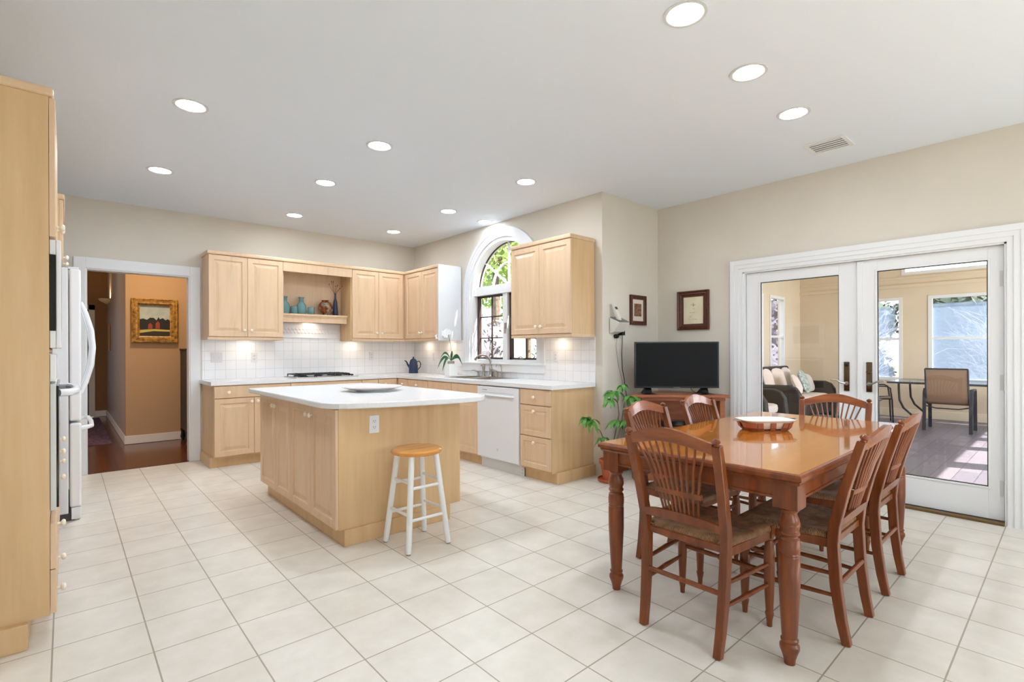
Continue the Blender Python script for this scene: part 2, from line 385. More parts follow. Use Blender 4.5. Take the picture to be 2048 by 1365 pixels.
# doors: leaf with rails and stiles, glass
def french(name,y0,y1,gy0,gy1,hy,hside,astragal):
    m=MB(); x0,x1=XF+.035,XF+.08; gz0,gz1=.25,1.875
    m.box(x0,x1,y0,gy0,.022,FZ-.014).box(x0,x1,gy1,y1,.022,FZ-.014).box(x0,x1,gy0,gy1,.022,gz0).box(x0,x1,gy0,gy1,gz1,FZ-.014)
    for a,b in ((.0,.012),):
        m.box(x0-.006,x0,gy0-.014,gy0,gz0-.014,gz1+.014).box(x0-.006,x0,gy1,gy1+.014,gz0-.014,gz1+.014).box(x0-.006,x0,gy0,gy1,gz0-.014,gz0).box(x0-.006,x0,gy0,gy1,gz1,gz1+.014)
    d=struct(name,m,M_trim,bevel=.002)
    MB().box(XF+.052,XF+.058,gy0,gy1,gz0,gz1).build('glass',M_glass,d)
    # black spacer line around pane
    g=MB(); t=.006
    g.box(x0+.004,x0+.014,gy0,gy0+t,gz0,gz1).box(x0+.004,x0+.014,gy1-t,gy1,gz0,gz1).box(x0+.004,x0+.014,gy0,gy1,gz0,gz0+t).box(x0+.004,x0+.014,gy0,gy1,gz1-t,gz1)
    g.build('glazing_gasket',mat('gasket',(60,56,52),.6),d)
    # handle plate and lever
    pl=MB().box(x0-.010,x0-.001,hy-.021,hy+.021,.885,1.132).build('handle_plate',M_chrome,d,bevel=.004)
    lv=MB().tube([(x0-.008,hy,.952),(x0-.05,hy,.952)],.011,10)
    lv.tube([(x0-.05,hy,.952),(x0-.053,hy+hside*.03,.957),(x0-.052,hy+hside*.06,.975),(x0-.05,hy+hside*.11,.982)],[.009,.008,.007,.006],8)
    lv.lathe([(.017,0),(.017,.008),(.001,.009)],(x0-.008,hy,.952),(-1,0,0),14)
    lv.build('lever',M_nickel,pl,smooth=True)
    if astragal:
        MB().box(x0-.016,x0,y0-.012,y0+.026,.03,FZ-.02).build('astragal',M_trim,d,bevel=.003)
        kc=MB().lathe([(.013,0),(.013,.006),(.001,.007)],(x0-.009,hy,1.105),(-1,0,0),14).build('keyhole',M_blackm,pl,smooth=True)
    else:
        t=MB().lathe([(.016,0),(.016,.008),(.001,.009)],(x0-.009,hy,1.05),(-1,0,0),14); t.box(x0-.028,x0-.015,hy-.018,hy+.018,1.045,1.055)
        t.build('thumb_turn',M_chrome,pl,smooth=True)
        for hz in (1.735,1.0,.25):
            MB().box(x0-.004,x0+.001,y0+.0,y0+.022,hz-.055,hz+.055).lathe([(.006,0),(.006,.11)],(x0-.006,y0-.003,hz-.055),(0,0,1),10).build('hinge',mat('painted_hinge',(205,205,204),.4),d)
    return d
french('door_1',1.19,FY1-.018,1.350,1.998,1.293,1,True)
french('door_2',FY0+.018,1.188,.423,1.079,1.134,-1,False)
# ---- sink wall with arched window
WY0,WY1,WSZ=3.965,5.225,1.975      # clear opening, spring line
WC=(WY0+WY1)/2; WR=(WY1-WY0)/2; WZ0=1.08
def arc(c,r,n=24,z=WSZ,a0=0,a1=PI): return [(c+r*math.cos(a0+(a1-a0)*k/n),z+r*math.sin(a0+(a1-a0)*k/n)) for k in range(n+1)]
w=MB()
T=.16
w.box(XW,XW+T,YS+.14,WY0,0,CZ).box(XW,XW+T,WY1,YB,0,CZ).box(XW,XW+T,WY0,WY1,0,WZ0)
pts=arc(WC,WR,24)
outer=[(p[0],CZ) for p in pts]
w.strip(outer,pts,0,XW,XW+T)
struct('wall_sink',w,M_wall)
# casing of arched window (moulded)
w=MB()
for a,b,d in ((0,.035,.016),(.035,.075,.022),(.075,.112,.03)):
    w.strip(arc(WC,WR+b,32),arc(WC,WR+a,32),0,XW-d,XW)
    w.box(XW-d,XW,WY0-b,WY0-a,WZ0+.01,WSZ).box(XW-d,XW,WY1+a,WY1+b,WZ0+.01,WSZ)
struct('trim_12',MB().box(XW-.032,XW-.0005,WY0-.114,WY1+.114,WZ0-.10,WZ0-.012).box(XW-.045,XW-.0005,WY0-.12,WY1+.12,WZ0-.012,WZ0+.01),M_trim,bevel=.003)
struct('trim_6',w,M_trim)
# window 1: frames
XG=XW+.105
wn=MB()
wn.strip(arc(WC,WR,32),arc(WC,WR-.045,32),0,XW+.0,XG+.05)
wn.box(XW+.001,XG+.051,WY0,WY0+.042,WZ0+.012,WSZ).box(XW+.001,XG+.051,WY1-.042,WY1,WZ0+.012,WSZ).box(XW+.02,XG+.049,WY0+.04,WY1-.04,WZ0,WZ0+.045)
wn.box(XW+.03,XG+.047,WY0+.04,WY1-.04,1.935,2.045)
wn.box(XW+.05,XG+.046,WC-.042,WC+.042,WZ0+.04,1.94)
win=struct('window_1',wn,M_trim)
MB().prism([(p[0],max(p[1],2.0)) for p in arc(WC,WR-.03,32)],0,XG+.018,XG+.022).build('arch_pane',M_glass,win)
mt=MB(); cz=2.045
for an in (36,72,108,144):
    if an in(72,108): continue
for an in (40,90,140):
    r1=WR-.04; a=R(an)
    mt.bar([(XG+.01,WC+.02*math.cos(a),cz+.0),(XG+.01,WC+r1*math.cos(a),cz-.07+r1*math.sin(a))],(.024,.018),(1,0,0))
mt.strip(arc(WC,.315,24,cz-.03),arc(WC,.293,24,cz-.03),0,XG,XG+.024)
mt.build('arch_muntin',M_trim,win)
lp=MB().strip(arc(WC,WR-.045,32),arc(WC,WR-.053,32),0,XG+.0,XG+.02).build('arch_gasket',M_bronze,win)
for (a,b) in ((WC+.044,WY1-.044),(WY0+.044,WC-.044)):
    z0,z1=WZ0+.047,1.932
    cs=MB(); t=.022
    cs.box(XG-.02,XG+.02,a,a+t,z0,z1).box(XG-.02,XG+.02,b-t*1.6,b,z0,z1).box(XG-.02,XG+.02,a,b,z0,z0+t).box(XG-.02,XG+.02,a,b,z1-t,z1)
    c=cs.build('sash',M_bronze,win)
    MB().box(XG+.005,XG+.009,a+t,b-t,z0+t,z1-t).build('pane',M_glass,c)
    g=MB(); mid=(a+b)/2
    g.box(XG-.004,XG+.012,mid-.008,mid+.008,z0,z1)
    for k in (1,2): g.box(XG-.004,XG+.012,a,b,z0+(z1-z0)*k/3-.007,z0+(z1-z0)*k/3+.007)
    g.build('muntin',M_bronze,c)
    cr=MB().box(XW+.03,XW+.07,mid-.035,mid+.035,WZ0+.04,WZ0+.062).tube([(XW+.05,mid,WZ0+.06),(XW+.035,mid+.01,WZ0+.085),(XW+.03,mid+.05,WZ0+.075)],.007,8)
    cr.build('crank',M_nickel,c,smooth=True)
MB().box(XW+.03,XW+.052,WC-.03,WC-.008,1.50,1.57).box(XW+.024,XW+.032,WC-.026,WC-.012,1.44,1.53).build('latch',M_nickel,win,bevel=.002)
# tiled backsplash
M_tileb=tiles('backsplash_tile_back',.108,.108,(.03,-.914,0),(PI/2,0,0),(243,244,246),(239,240,243),(216,216,216),.0022,.12,bumps=.5)
M_tiles=tiles('backsplash_tile_side',.108,.108,(0,-.914,0),(0,0,0),(243,244,246),(239,240,243),(216,216,216),.0022,.12,bumps=.5)
def fixbrick(m,axes):
    # swap coordinates so that bricks lie in the wall plane
    nt=m.node_tree
    for n in nt.nodes:
        if n.type=='TEX_BRICK':
            l=n.inputs['Vector'].links[0]; nt.links.remove(l)
            tc=N(m,'ShaderNodeTexCoord'); sp=N(m,'ShaderNodeSeparateXYZ'); cb=N(m,'ShaderNodeCombineXYZ')
            LK(m,tc.outputs['Object'],sp.inputs[0]); LK(m,sp.outputs[axes[0]],cb.inputs[0])
            ad=N(m,'ShaderNodeMath',operation='SUBTRACT'); ad.inputs[1].default_value=.914-1.08
            LK(m,sp.outputs[2],ad.inputs[0]); LK(m,ad.outputs[0],cb.inputs[1]); LK(m,cb.outputs[0],n.inputs['Vector'])
fixbrick(M_tileb,(0,)); fixbrick(M_tiles,(1,))
struct('trim_7',MB().box(1.165,XW-.008,YB-.008,YB,.914,1.372).box(1.938,2.779,YB-.008,YB,1.372,1.60),M_tileb)
struct('trim_8',MB().box(XW-.008,XW,3.17,WY0-.113,.914,1.372).box(XW-.008,XW,WY0-.113,WY1+.113,.914,WZ0-.09).box(XW-.008,XW,WY1+.113,YB-.008,.914,1.372),M_tiles)
# embossed border over the range: ledge mouldings with a relief of leaves
bd=MB().box(1.945,2.776,YB-.02,YB-.008,1.42,1.575).box(1.945,2.776,YB-.028,YB-.008,1.575,1.592).box(1.945,2.776,YB-.026,YB-.008,1.405,1.42)
for k in range(18):
    x=1.975+k*.044; 
    for s in (-1,1):
        z=1.497+s*.022
        bd.sphere((x+s*.008,YB-.020,z),.017,8,6,(1.1,.5,.75))
    bd.sphere((x+.02,YB-.021,1.497),.009,8,6,(1,.7,1))
struct('trim_9',bd,mat('border_tile',(232,232,234),.12),smooth=True,auto=30)
# baseboards
bb=MB().box(XW+.0,XF-.0,YS-.015,YS,0,.10)
struct('baseboard_step',bb,M_trim,bevel=.004)
struct('baseboard_right',MB().box(XF-.015,XF,FY1+.117,YS-.015,0,.10).box(XF-.015,XF,YR,FY0-.117,0,.10),M_trim,bevel=.004)

# ================================================================== HALL beyond the doorway
HX,HY,HZ=.60,8.41,2.80
struct('wall_hall_end',MB().box(HX,3.2,HY,HY+.1,0,HZ),M_hall)
struct('wall_hall_corridor',MB().box(HX,HX+.1,HY+.1,12.5,0,HZ),mat('hall_paint_pale',(168,150,140),.5))
struct('wall_hall_left',MB().box(-1.7,-1.6,YB+.12,12.5,0,HZ),M_hall)
struct('wall_hall_right',MB().box(3.2,3.3,YB+.12,HY+.1,0,HZ),M_hall)
w=MB().box(-1.6,-.25,12.4,12.5,0,HZ).box(.40,HX,12.4,12.5,0,HZ).box(-.25,.40,12.4,12.5,2.05,HZ)
struct('wall_hall_far',w,mat('hall_paint_dark',(140,102,66),.85))
struct('ceiling_hall',MB().box(-1.7,3.3,YB+.12,12.5,HZ,HZ+.08),mat('hall_ceiling',(200,190,176),.9))
struct('trim_10',MB().box(.33,.42,12.38,12.4,0,2.12).box(-.34,-.25,12.38,12.4,0,2.12).box(-.34,.42,12.38,12.4,2.03,2.12),mat('hall_trim',(214,204,188),.5))
struct('baseboard_hall',MB().box(HX,3.2,HY-.015,HY,0,.11).box(HX-.015,HX,HY-.015,12.4,0,.11).box(.42,HX-.015,12.385,12.4,0,.11),mat('hall_baseboard',(226,216,204),.45),bevel=.004)
# glazed door at the corridor end
d=MB().box(-.22,-.12,12.42,12.46,.02,2.04).box(.27,.37,12.42,12.46,.02,2.04).box(-.12,.27,12.42,12.46,.02,.25).box(-.12,.27,12.42,12.46,1.93,2.04)
dd=struct('door_3',d,mat('dark_door',(70,66,64),.5))
MB().box(-.12,.27,12.435,12.442,.25,1.93).build('pane',mat('frosted_pane',(130,140,150),.2,emit=(150,170,190),estr=.5),dd)
# ================================================================== SUNROOM
SX,SY,SY0,SZ=11.5,3.85,-1.10,3.3
def wall_with_windows(name,axis,pos,th,a0,a1,z0,z1,holes,m):
    """holes: list of (h0,h1,hz0,hz1) disjoint; builds boxes around them"""
    mb=MB()
    def B(p0,p1,q0,q1):
        if p1-p0<1e-4 or q1-q0<1e-4: return
        if axis=='x': mb.box(pos,pos+th,p0,p1,q0,q1)
        else: mb.box(p0,p1,pos,pos+th,q0,q1)
    ev=sorted({a0,a1,*[h[0] for h in holes],*[h[1] for h in holes]})
    for p,q in zip(ev[:-1],ev[1:]):
        hs=sorted([(h[2],h[3]) for h in holes if h[0]<=p+1e-6 and h[1]>=q-1e-6]); z=z0
        for b,t in hs: B(p,q,z,b); z=t
        B(p,q,z,z1)
    return struct(name,mb,m)
far_h=[(2.13,2.95,.66,2.19),(.30,1.76,.66,2.19),(-.85,.10,.66,2.19),(-.9,2.14,2.59,3.12)]
wall_with_windows('wall_sunroom_far','x',SX,.12,SY0-.1,SY+.12,0,SZ,far_h,M_sunwall)
left_h=[(9.93,10.64,.70,2.27),(8.9,9.63,.70,2.27),(7.0,8.4,.70,2.27)]
wall_with_windows('wall_sunroom_left','y',SY,.12,XF+.14,SX+.12,0,SZ,left_h,M_sunwall)
right_h=[(6.2,7.6,.5,2.2),(7.85,8.95,.5,2.2),(9.12,9.88,.5,2.2),(10.1,11.0,.5,2.2)]
wall_with_windows('wall_sunroom_right','y',SY0-.12,.12,XF+.14,SX+.12,0,SZ,right_h,M_sunwall)
struct('ceiling_sunroom',MB().box(XF+.14,SX+.12,SY0-.12,SY+.12,SZ,SZ+.1),M_sunwall)
struct('wall_house_side',MB().box(XF+.0,XF+.14,SY0-.12,SY+.12,CZ+.1,SZ+.1).box(XF+.001,XF+.14,YS+.14,SY+.12,0,SZ),M_sunwall)
struct('baseboard_sunroom',MB().box(SX-.02,SX,SY0,SY,-.004,.14).box(XF+.14,SX-.02,SY-.02,SY,-.004,.14),mat('sunroom_trim',(236,222,198),.6),bevel=.004)
struct('trim_11',MB().box(SX-.03,SX,SY0,SY,2.36,2.42).box(SX-.02,SX,SY0,SY,2.52,2.56),M_sunwall)
def sash_window(n,axis,pos,a0,a1,z0,z1,rail=True,scr=None,inward=-1):
    mb=MB(); t=.055
    def B(p0,p1,q0,q1,d0=-.012,d1=.07,M=None):
        (M or mb)
        x0,x1=pos+d0*(1 if inward<0 else -1),pos+d1*(1 if inward<0 else -1)
        if axis=='x': (M or mb).box(x0,x1,p0,p1,q0,q1)
        else: (M or mb).box(p0,p1,x0,x1,q0,q1)
    B(a0-.0,a0+t,z0,z1); B(a1-t,a1,z0,z1); B(a0+t,a1-t,z0,z0+t); B(a0+t,a1-t,z1-t,z1)
    if rail: B(a0+t,a1-t,(z0+z1)/2-.02,(z0+z1)/2+.02,.0,.05)
    w=struct('window_%d'%n,mb,M_trim)
    g=MB(); B(a0+t,a1-t,z0+t,z1-t,.028,.032,g); g.build('pane',M_glass,w)
    if scr:
        for (s0,s1,q0,q1) in scr:
            g=MB(); B(s0,s1,q0,q1,.055,.057,g); g.build('insect_screen',M_screen,w)
    return w
M_screen=veil('insect_screen',(176,196,226),.36)
sash_window(2,'x',SX,2.13,2.95,.66,2.19,scr=[(2.25,2.93,.68,2.02)])
sash_window(3,'x',SX,.30,1.76,.66,2.19,scr=[(.32,1.74,.68,2.04)])
sash_window(4,'x',SX,-.85,.10,.66,2.19)
sash_window(5,'x',SX,-.9,2.14,2.59,3.12,rail=False)
sash_window(6,'y',SY,9.93,10.64,.70,2.27)
sash_window(7,'y',SY,8.9,9.63,.70,2.27)
sash_window(8,'y',SY,7.0,8.4,.70,2.27)
for i,h in enumerate(right_h): sash_window(9+i,'y',SY0,*h,inward=1)
# rear windows of the kitchen (behind the camera)
for i,(a,b) in enumerate(((.15,1.85),(2.75,4.45))):
    sash_window(13+i,'y',YR,a,b,.8,2.3,inward=1)
# ================================================================== KITCHEN CABINETS
CT=.914; CB=.876
def door(parent,F,s0,s1,z0,z1,kn=None,m=None,name='door'):
    d=MB().panel(F,s0+.0015,s1-.0015,z0+.0015,z1-.0015).build(name,m or M_maple,parent)
    if kn: knob(d,F,*kn)
    return d
def drawer(parent,F,s0,s1,z0,z1,kns=(),raised=False,name='drawer'):
    pr=((0,0),(.045,0),(.051,-.006),(.058,-.006),(.075,-.001)) if raised else ((0,0),(.006,0),(.012,.0),(.02,.0),(.025,0))
    d=MB().panel(F,s0+.0015,s1-.0015,z0+.0015,z1-.0015,prof=pr).build(name,M_maple,parent)
    for k in kns: knob(d,F,*k)
    return d
BF=YB-.60          # base face back wall, y
SF=XW-.60          # base face sink wall, x
Fb=frame_fn((0,BF,0),(1,0,0),(0,-1,0))        # s=x
Fs=frame_fn((SF,0,0),(0,1,0),(-1,0,0))        # s=y
G='maple base cabinets'
def base_back(x0,x1,label,kind,end=None):
    t=thing('base_cabinet',label,'cabinet',((x0+x1)/2,YB,0),group=G)
    a=x0; MB().box(x0,x1,BF+.001,YB-.001,.10,CB).build('body',M_maple_e if end else M_maple,t)
    MB().box(x0,x1,BF+.056,BF+.075,0,.10).build('toe_kick',M_maple_e,t)
    if end: MB().box(x0-.028,x0-.0005,BF+.055,YB-.0225,0,.105).build('end_baseboard',M_maple_e,t,bevel=.003)
    return t
t=base_back(1.166,1.936,'maple base cabinet at the left end of the range wall, beside the hall doorway','x',end=True)
drawer(t,Fb,1.166,1.936,.737,.868,[(1.30,.80),(1.80,.80)])
door(t,Fb,1.166,1.552,.118,.733,(1.52,.69)); door(t,Fb,1.552,1.936,.118,.733,(1.584,.69))
t=base_back(1.937,2.80,'maple base cabinet under the gas cooktop','x')
MB().panel(Fb,1.94,2.797,.737,.868,prof=((0,0),(.01,0))).build('false_front',M_maple,t)
door(t,Fb,1.938,2.367,.118,.733,(2.335,.69)); door(t,Fb,2.367,2.798,.118,.733,(2.40,.69))
t=base_back(2.801,3.03,'narrow maple base cabinet right of the cooktop','x')
drawer(t,Fb,2.803,3.028,.737,.868,[(2.915,.80)]); door(t,Fb,2.803,3.028,.118,.733,(2.84,.69))
t=base_back(3.031,3.322,'maple corner base cabinet in the angle of the range wall','x')
drawer(t,Fb,3.033,3.29,.737,.868,[(3.12,.80)]); door(t,Fb,3.033,3.29,.118,.733,(3.07,.69))
def base_sink(y0,y1,label,end=None):
    t=thing('base_cabinet',label,'cabinet',(XW,(y0+y1)/2,0),group=G)
    MB().box(SF+.001,XW-.001,y0+.0005,y1-.0005,.10,CB).build('body',M_maple_e if end else M_maple,t)
    MB().box(SF+.056,SF+.075,y0,y1,0,.10).build('toe_kick',M_maple_e,t)
    if end: MB().box(SF+.055,XW-.001,y0-.028,y0-.0005,0,.105).build('end_baseboard',M_maple_e,t,bevel=.003)
    return t
t=base_sink(5.748,6.628,'maple corner base cabinet by the coffee pot, with one narrow drawer')
drawer(t,Fs,5.750,6.0,.737,.868,[(5.86,.80)]); door(t,Fs,5.750,6.0,.118,.733,(5.80,.69))
t=base_sink(5.269,5.747,'maple base cabinet with a drawer, left of the sink cabinet')
drawer(t,Fs,5.271,5.745,.737,.868,[(5.51,.80)]); door(t,Fs,5.271,5.745,.118,.733,(5.32,.69))
t=base_sink(4.276,5.268,'wide maple sink base cabinet with two plain false fronts')
for a,b,k in ((4.278,4.76,4.72),(4.76,5.266,4.80)):
    MB().panel(Fs,a+.002,b-.002,.737,.868,prof=((0,0),(.01,0))).build('false_front',M_maple,t)
    door(t,Fs,a,b,.118,.733,(k,.69))
t=base_sink(3.196,3.606,'maple three-drawer base cabinet at the end of the sink wall',end=True)
drawer(t,Fs,3.198,3.604,.72,.868,[(3.40,.795)]); drawer(t,Fs,3.198,3.604,.424,.715,[(3.40,.66)],True); drawer(t,Fs,3.198,3.604,.12,.42,[(3.40,.365)],True)
# dishwasher
t=thing('dishwasher','white built-in dishwasher between the sink cabinet and the drawer unit','dishwasher',(XW,3.94,0))
MB().box(SF+.02,XW-.05,3.61,4.272,.09,.87).build('body',M_whiter,t)
F=Fs
MB().panel(F,3.614,4.268,.118,.862,th=.03,prof=((0,0),(.006,0),(.01,.001))).build('door',M_white,t)
hb=MB().tube([F(3.68,.772,.03),F(3.70,.774,.045),F(3.94,.774,.048),F(4.18,.774,.045),F(4.20,.772,.03)],.011,8)
hb.build('handle',M_white,t,smooth=True)
MB().box(SF-.0315,SF-.030,3.69,4.19,.80,.803).box(SF-.0315,SF-.030,4.10,4.18,.822,.830).build('control_strip',mat('control_grey',(150,152,156),.4),t)
MB().box(SF-.0315,SF-.030,3.925,3.945,.215,.219).box(SF-.0315,SF-.030,3.925,3.945,.226,.230).box(SF-.0315,SF-.030,3.925,3.929,.205,.240).build('badge',mat('badge_grey',(170,172,176),.3),t)
MB().box(SF+.035,SF+.05,3.6085,4.272,.0,.10).build('kick_plate',M_white,t,bevel=.002)
k=MB()
for (y,z) in ((3.628,.03),(3.628,.06)): k.lathe([(.005,0),(.005,.004),(.001,.005)],(SF+.035,y,z),(-1,0,0),8)
k.build('screw',M_steel,t)
# ---- countertop L with sink cut-out (built as slabs around the bowl)
def bull(mb,b=0): return mb
SKX0,SKX1,SKY0,SKY1=3.46,3.86,4.33,5.08
cf=YB-.632; sf=XW-.634
ctop=MB()
ctop.box(1.135,XW-.001,cf,YB-.009,CB,CT)
ctop.box(sf,XW-.009,SKY1,cf,CB,CT).box(sf,XW-.009,3.163,SKY0,CB,CT).box(sf,SKX0,SKY0,SKY1,CB,CT).box(SKX1,XW-.009,SKY0,SKY1,CB,CT)
o=ctop.build('countertop',M_counter); tag(o,'white L-shaped countertop running along the range wall and sink wall','countertop')
# sink
t=thing('sink','stainless steel kitchen sink set in the counter below the arched window','sink',((SKX0+SKX1)/2,(SKY0+SKY1)/2,CT))
mb=MB(); r=.012
mb.box(SKX0-.03,SKX1+.03,SKY0-.03,SKY0+.004,CT,CT+.004).box(SKX0-.03,SKX1+.03,SKY1-.004,SKY1+.03,CT,CT+.004)
mb.box(SKX0-.03,SKX0+.004,SKY0,SKY1,CT,CT+.004).box(SKX1-.004,SKX1+.03,SKY0,SKY1,CT,CT+.004)
mb.build('rim',M_steel,t,bevel=.0015)
ym=4.74
for a,b in ((SKY0,ym-.012),(ym+.012,SKY1)):
    bw=MB(); x0,x1=SKX0+.001,SKX1-.001; a+=.001; b-=.001
    bw.box(x0,x0+.003,a,b,.73,CT).box(x1-.003,x1,a,b,.73,CT).box(x0,x1,a,a+.003,.73,CT).box(x0,x1,b-.003,b,.73,CT).box(x0,x1,a,b,.727,.73)
    bw.build('bowl',M_steel,t)
MB().box(SKX0,SKX1,ym-.012,ym+.012,.85,CT+.002).build('divider',M_steel,t,bevel=.003)
MB().lathe([(.04,0),(.04,.003),(.001,.003)],(3.66,4.53,.731),n=20).build('drain',M_nickel,t)
# faucet group
def arcpts(c,r,a0,a1,n,dirv):
    dirv=Vector(dirv); return [Vector(c)+dirv*(r*math.cos(a0+(a1-a0)*k/n))+Vector((0,0,r*math.sin(a0+(a1-a0)*k/n))) for k in range(n+1)]
t=thing('faucet','tall arched nickel kitchen faucet behind the sink','faucet',(3.885,4.76,CT+.004))
bx,by=3.885,4.76; z0=CT+.004
MB().lathe([(.027,0),(.027,.01),(.02,.02),(.017,.08),(.02,.10),(.014,.12)],(bx,by,z0),n=18).build('base',M_nickel,t,smooth=True)
dv=Vector((-.55,.83,0)).normalized()
c=Vector((bx,by,z0+.16))+dv*.105
pts=[Vector((bx,by,z0+.11)),Vector((bx,by,z0+.16))]+arcpts(c,.105,PI,PI*.12,14,dv)[1:]
MB().tube(pts,[.012]*(len(pts)-3)+[.013,.013,.014],12).build('spout',M_nickel,t,smooth=True)
MB().lathe([(.02,0),(.02,.006),(.014,.012),(.012,.06),(.016,.075),(.006,.08)],(bx,by-.10,z0),n=16).tube([(bx,by-.10,z0+.075),(bx-.02,by-.10+.05,z0+.09),(bx-.03,by-.10+.09,z0+.085)],[.007,.006,.008],8).build('lever_handle',M_nickel,t,smooth=True)
t=tag(MB().lathe([(.02,0),(.018,.008),(.013,.02),(.012,.07),(.018,.10),(.018,.13),(.012,.145),(.002,.15)],(3.885,4.90,z0),n=16).tube([(3.885,4.90,z0+.125),(3.86,4.92,z0+.14)],[.012,.010],8).build('side_sprayer',M_nickel,None,smooth=True),'short nickel side sprayer left of the tall faucet','sprayer')
mb=MB().lathe([(.018,0),(.016,.006),(.01,.02),(.009,.045),(.012,.05),(.012,.062),(.004,.066)],(3.885,5.01,z0),n=16).tube([(3.885,5.01,z0+.056),(3.86,5.05,z0+.075),(3.835,5.075,z0+.07)],[.006,.005,.005],8)
tag(mb.build('soap_dispenser',M_nickel,None,smooth=True),'small nickel soap dispenser, leftmost of the fittings behind the sink','soap dispenser')
mb=MB().lathe([(.018,0),(.016,.006),(.012,.03),(.008,.05)],(3.885,4.56,z0),n=16)
pp=[Vector((3.885,4.56,z0+.04)),Vector((3.885,4.56,z0+.12))]+arcpts((3.885-.02,4.56+.025,z0+.12),.032,0,PI,10,(.62,-.78,0))[1:]
mb.tube(pp,.0055,8); mb.tube([(3.885,4.56,z0+.045),(3.885,4.52,z0+.05)],[.006,.004],8)
tag(mb.build('filtered_water_tap',M_nickel,None,smooth=True),'slim nickel filtered water tap, rightmost of the fittings behind the sink','tap')
# ---- cooktop
t=thing('cooktop','black iron gas cooktop on a thin steel tray set in the counter','cooktop',(2.37,6.31,CT))
MB().box(2.03,2.80,6.10,6.55,CT,CT+.010).build('tray',M_steel,t,bevel=.004)
for x in (2.16,2.37,2.58):
    for y in ((6.22,6.44) if x!=2.37 else (6.33,)):
        MB().lathe([(.05,0),(.045,.012),(.03,.014),(.03,.02),(.001,.022)],(x,y,CT+.010),n=18).build('burner',M_iron,t,smooth=True)
for k in range(3):
    x0=2.06+k*.215; x1=x0+.205; g=MB(); z1=CT+.045
    for x in (x0,x1-.01): g.box(x,x+.012,6.13,6.52,z1-.012,z1)
    for y in (6.13,6.51): g.box(x0,x1,y,y+.012,z1-.012,z1)
    for y in (6.22,6.325,6.44): g.box(x0,x1,y-.005,y+.005,z1-.010,z1+.003)
    g.box((x0+x1)/2-.005,(x0+x1)/2+.005,6.13,6.52,z1-.010,z1+.003)
    for x in (x0,x1-.01):
        for y in (6.13,6.51): g.box(x,x+.01,y,y+.01,CT+.010,z1)
    g.build('grate',M_iron,t,bevel=.002)
for y in (6.17,6.25,6.33,6.41,6.49):
    MB().lathe([(.017,0),(.015,.018),(.001,.019)],(2.745,y,CT+.010),n=14).build('control_knob',M_iron,t,smooth=True)
# ---- wall cabinets
UF=YB-.341; UX=XW-.343; U0,U1=1.366,2.345
Fu=frame_fn((0,UF,0),(1,0,0),(0,-1,0)); Fr=frame_fn((UX,0,0),(0,1,0),(-1,0,0))
def rail_back(t,x0,x1,e0=True,e1=True):
    m=MB().box(x0,x1,UF-.012,YB-.0085,U0+.029,1.3955).box(x0,x1,UF-.012,UF+.006,U0,U0+.029)
    if e0: m.box(x0,x0+.014,UF+.006,YB-.0085,U0,U0+.029)
    if e1: m.box(x1-.014,x1,UF+.006,YB-.0085,U0,U0+.029)
    m.build('light_rail',M_maple,t)
def rail_side(t,y0,y1):
    m=MB().box(UX-.012,XW-.0085,y0,y1,U0+.029,1.3955).box(UX-.012,UX+.006,y0,y1,U0,U0+.029)
    m.box(UX+.006,XW-.0085,y0,y0+.014,U0,U0+.029)
    if y1<4.5: m.box(UX+.006,XW-.0085,y1-.014,y1,U0,U0+.029)
    m.build('light_rail',M_maple,t)
def puck(t,x,y):
    p=MB().lathe([(.035,0),(.035,-.010),(.028,-.012),(.001,-.012)],(x,y,U0+.028),n=18).build('puck_light',M_whiter,t,smooth=True)
    l=area('puck_lamp',(0,0,0),.05,PUCK,(0,0,-1),(1,.82,.62),'DISK'); l.parent=p
    o=offs(p); l.location=Vector((x,y,U0+.013))-o
PUCK=.6
t=thing('wall_cabinet','two-door maple wall cabinet at the left end, beside the hall doorway','cabinet',(1.55,YB,U0),group='maple wall cabinets')
MB().box(1.165,1.9365,UF+.001,YB-.0085,U0+.03,U1-.042).build('body',M_maple,t)
door(t,Fu,1.165,1.552,1.40,2.300,(1.515,1.475)); door(t,Fu,1.552,1.937,1.40,2.300,(1.589,1.475))
rail_back(t,1.155,1.9375)
puck(t,1.60,6.50)
t=thing('display_niche','open maple display niche with a shelf above the cooktop','shelf niche',(2.36,YB,1.58))
nm=MB().box(1.938,2.779,YB-.03,YB-.0085,1.60,U1-.042).box(1.938,1.95,UF+.005,YB-.0305,1.60,2.28).box(1.938,2.779,UF+.005,YB-.0305,2.285,U1-.042)
nm.build('surround',M_maple,t)
MB().box(2.7795,2.7940,UF+.002,YB-.009,U0+.002,U1-.042).build('side_panel',M_maple_e,t)
MB().box(1.938,2.794,UF-.018,UF+.004,2.192,2.303).build('valance',M_maple,t,bevel=.003)
MB().box(1.9505,2.779,UF+.085,YB-.031,1.672,1.698).build('shelf',M_maple,t,bevel=.004)
MB().box(1.9505,2.775,UF+.100,UF+.120,1.590,1.6715).box(1.9505,2.778,UF+.092,UF+.0995,1.655,1.6715).build('shelf_apron',M_maple,t,bevel=.005)
l=area('niche_lamp',(2.36-2.36,6.50-YB,1.60-1.58),.08,.6,(0,0.2,-1),(1,.85,.68),'DISK'); l.parent=t
t=thing('wall_cabinet','two-door maple wall cabinet to the right of the display niche','cabinet',(3.17,YB,U0),group='maple wall cabinets')
MB().box(2.7945,UX,UF+.001,YB-.0085,U0+.03,U1-.042).build('body',M_maple,t)
door(t,Fu,2.796,3.169,1.40,2.300,(3.132,1.475)); door(t,Fu,3.169,3.54,1.40,2.300,(3.206,1.475))
rail_back(t,2.7945,UX-.0125,True,False)
puck(t,2.93,6.50)
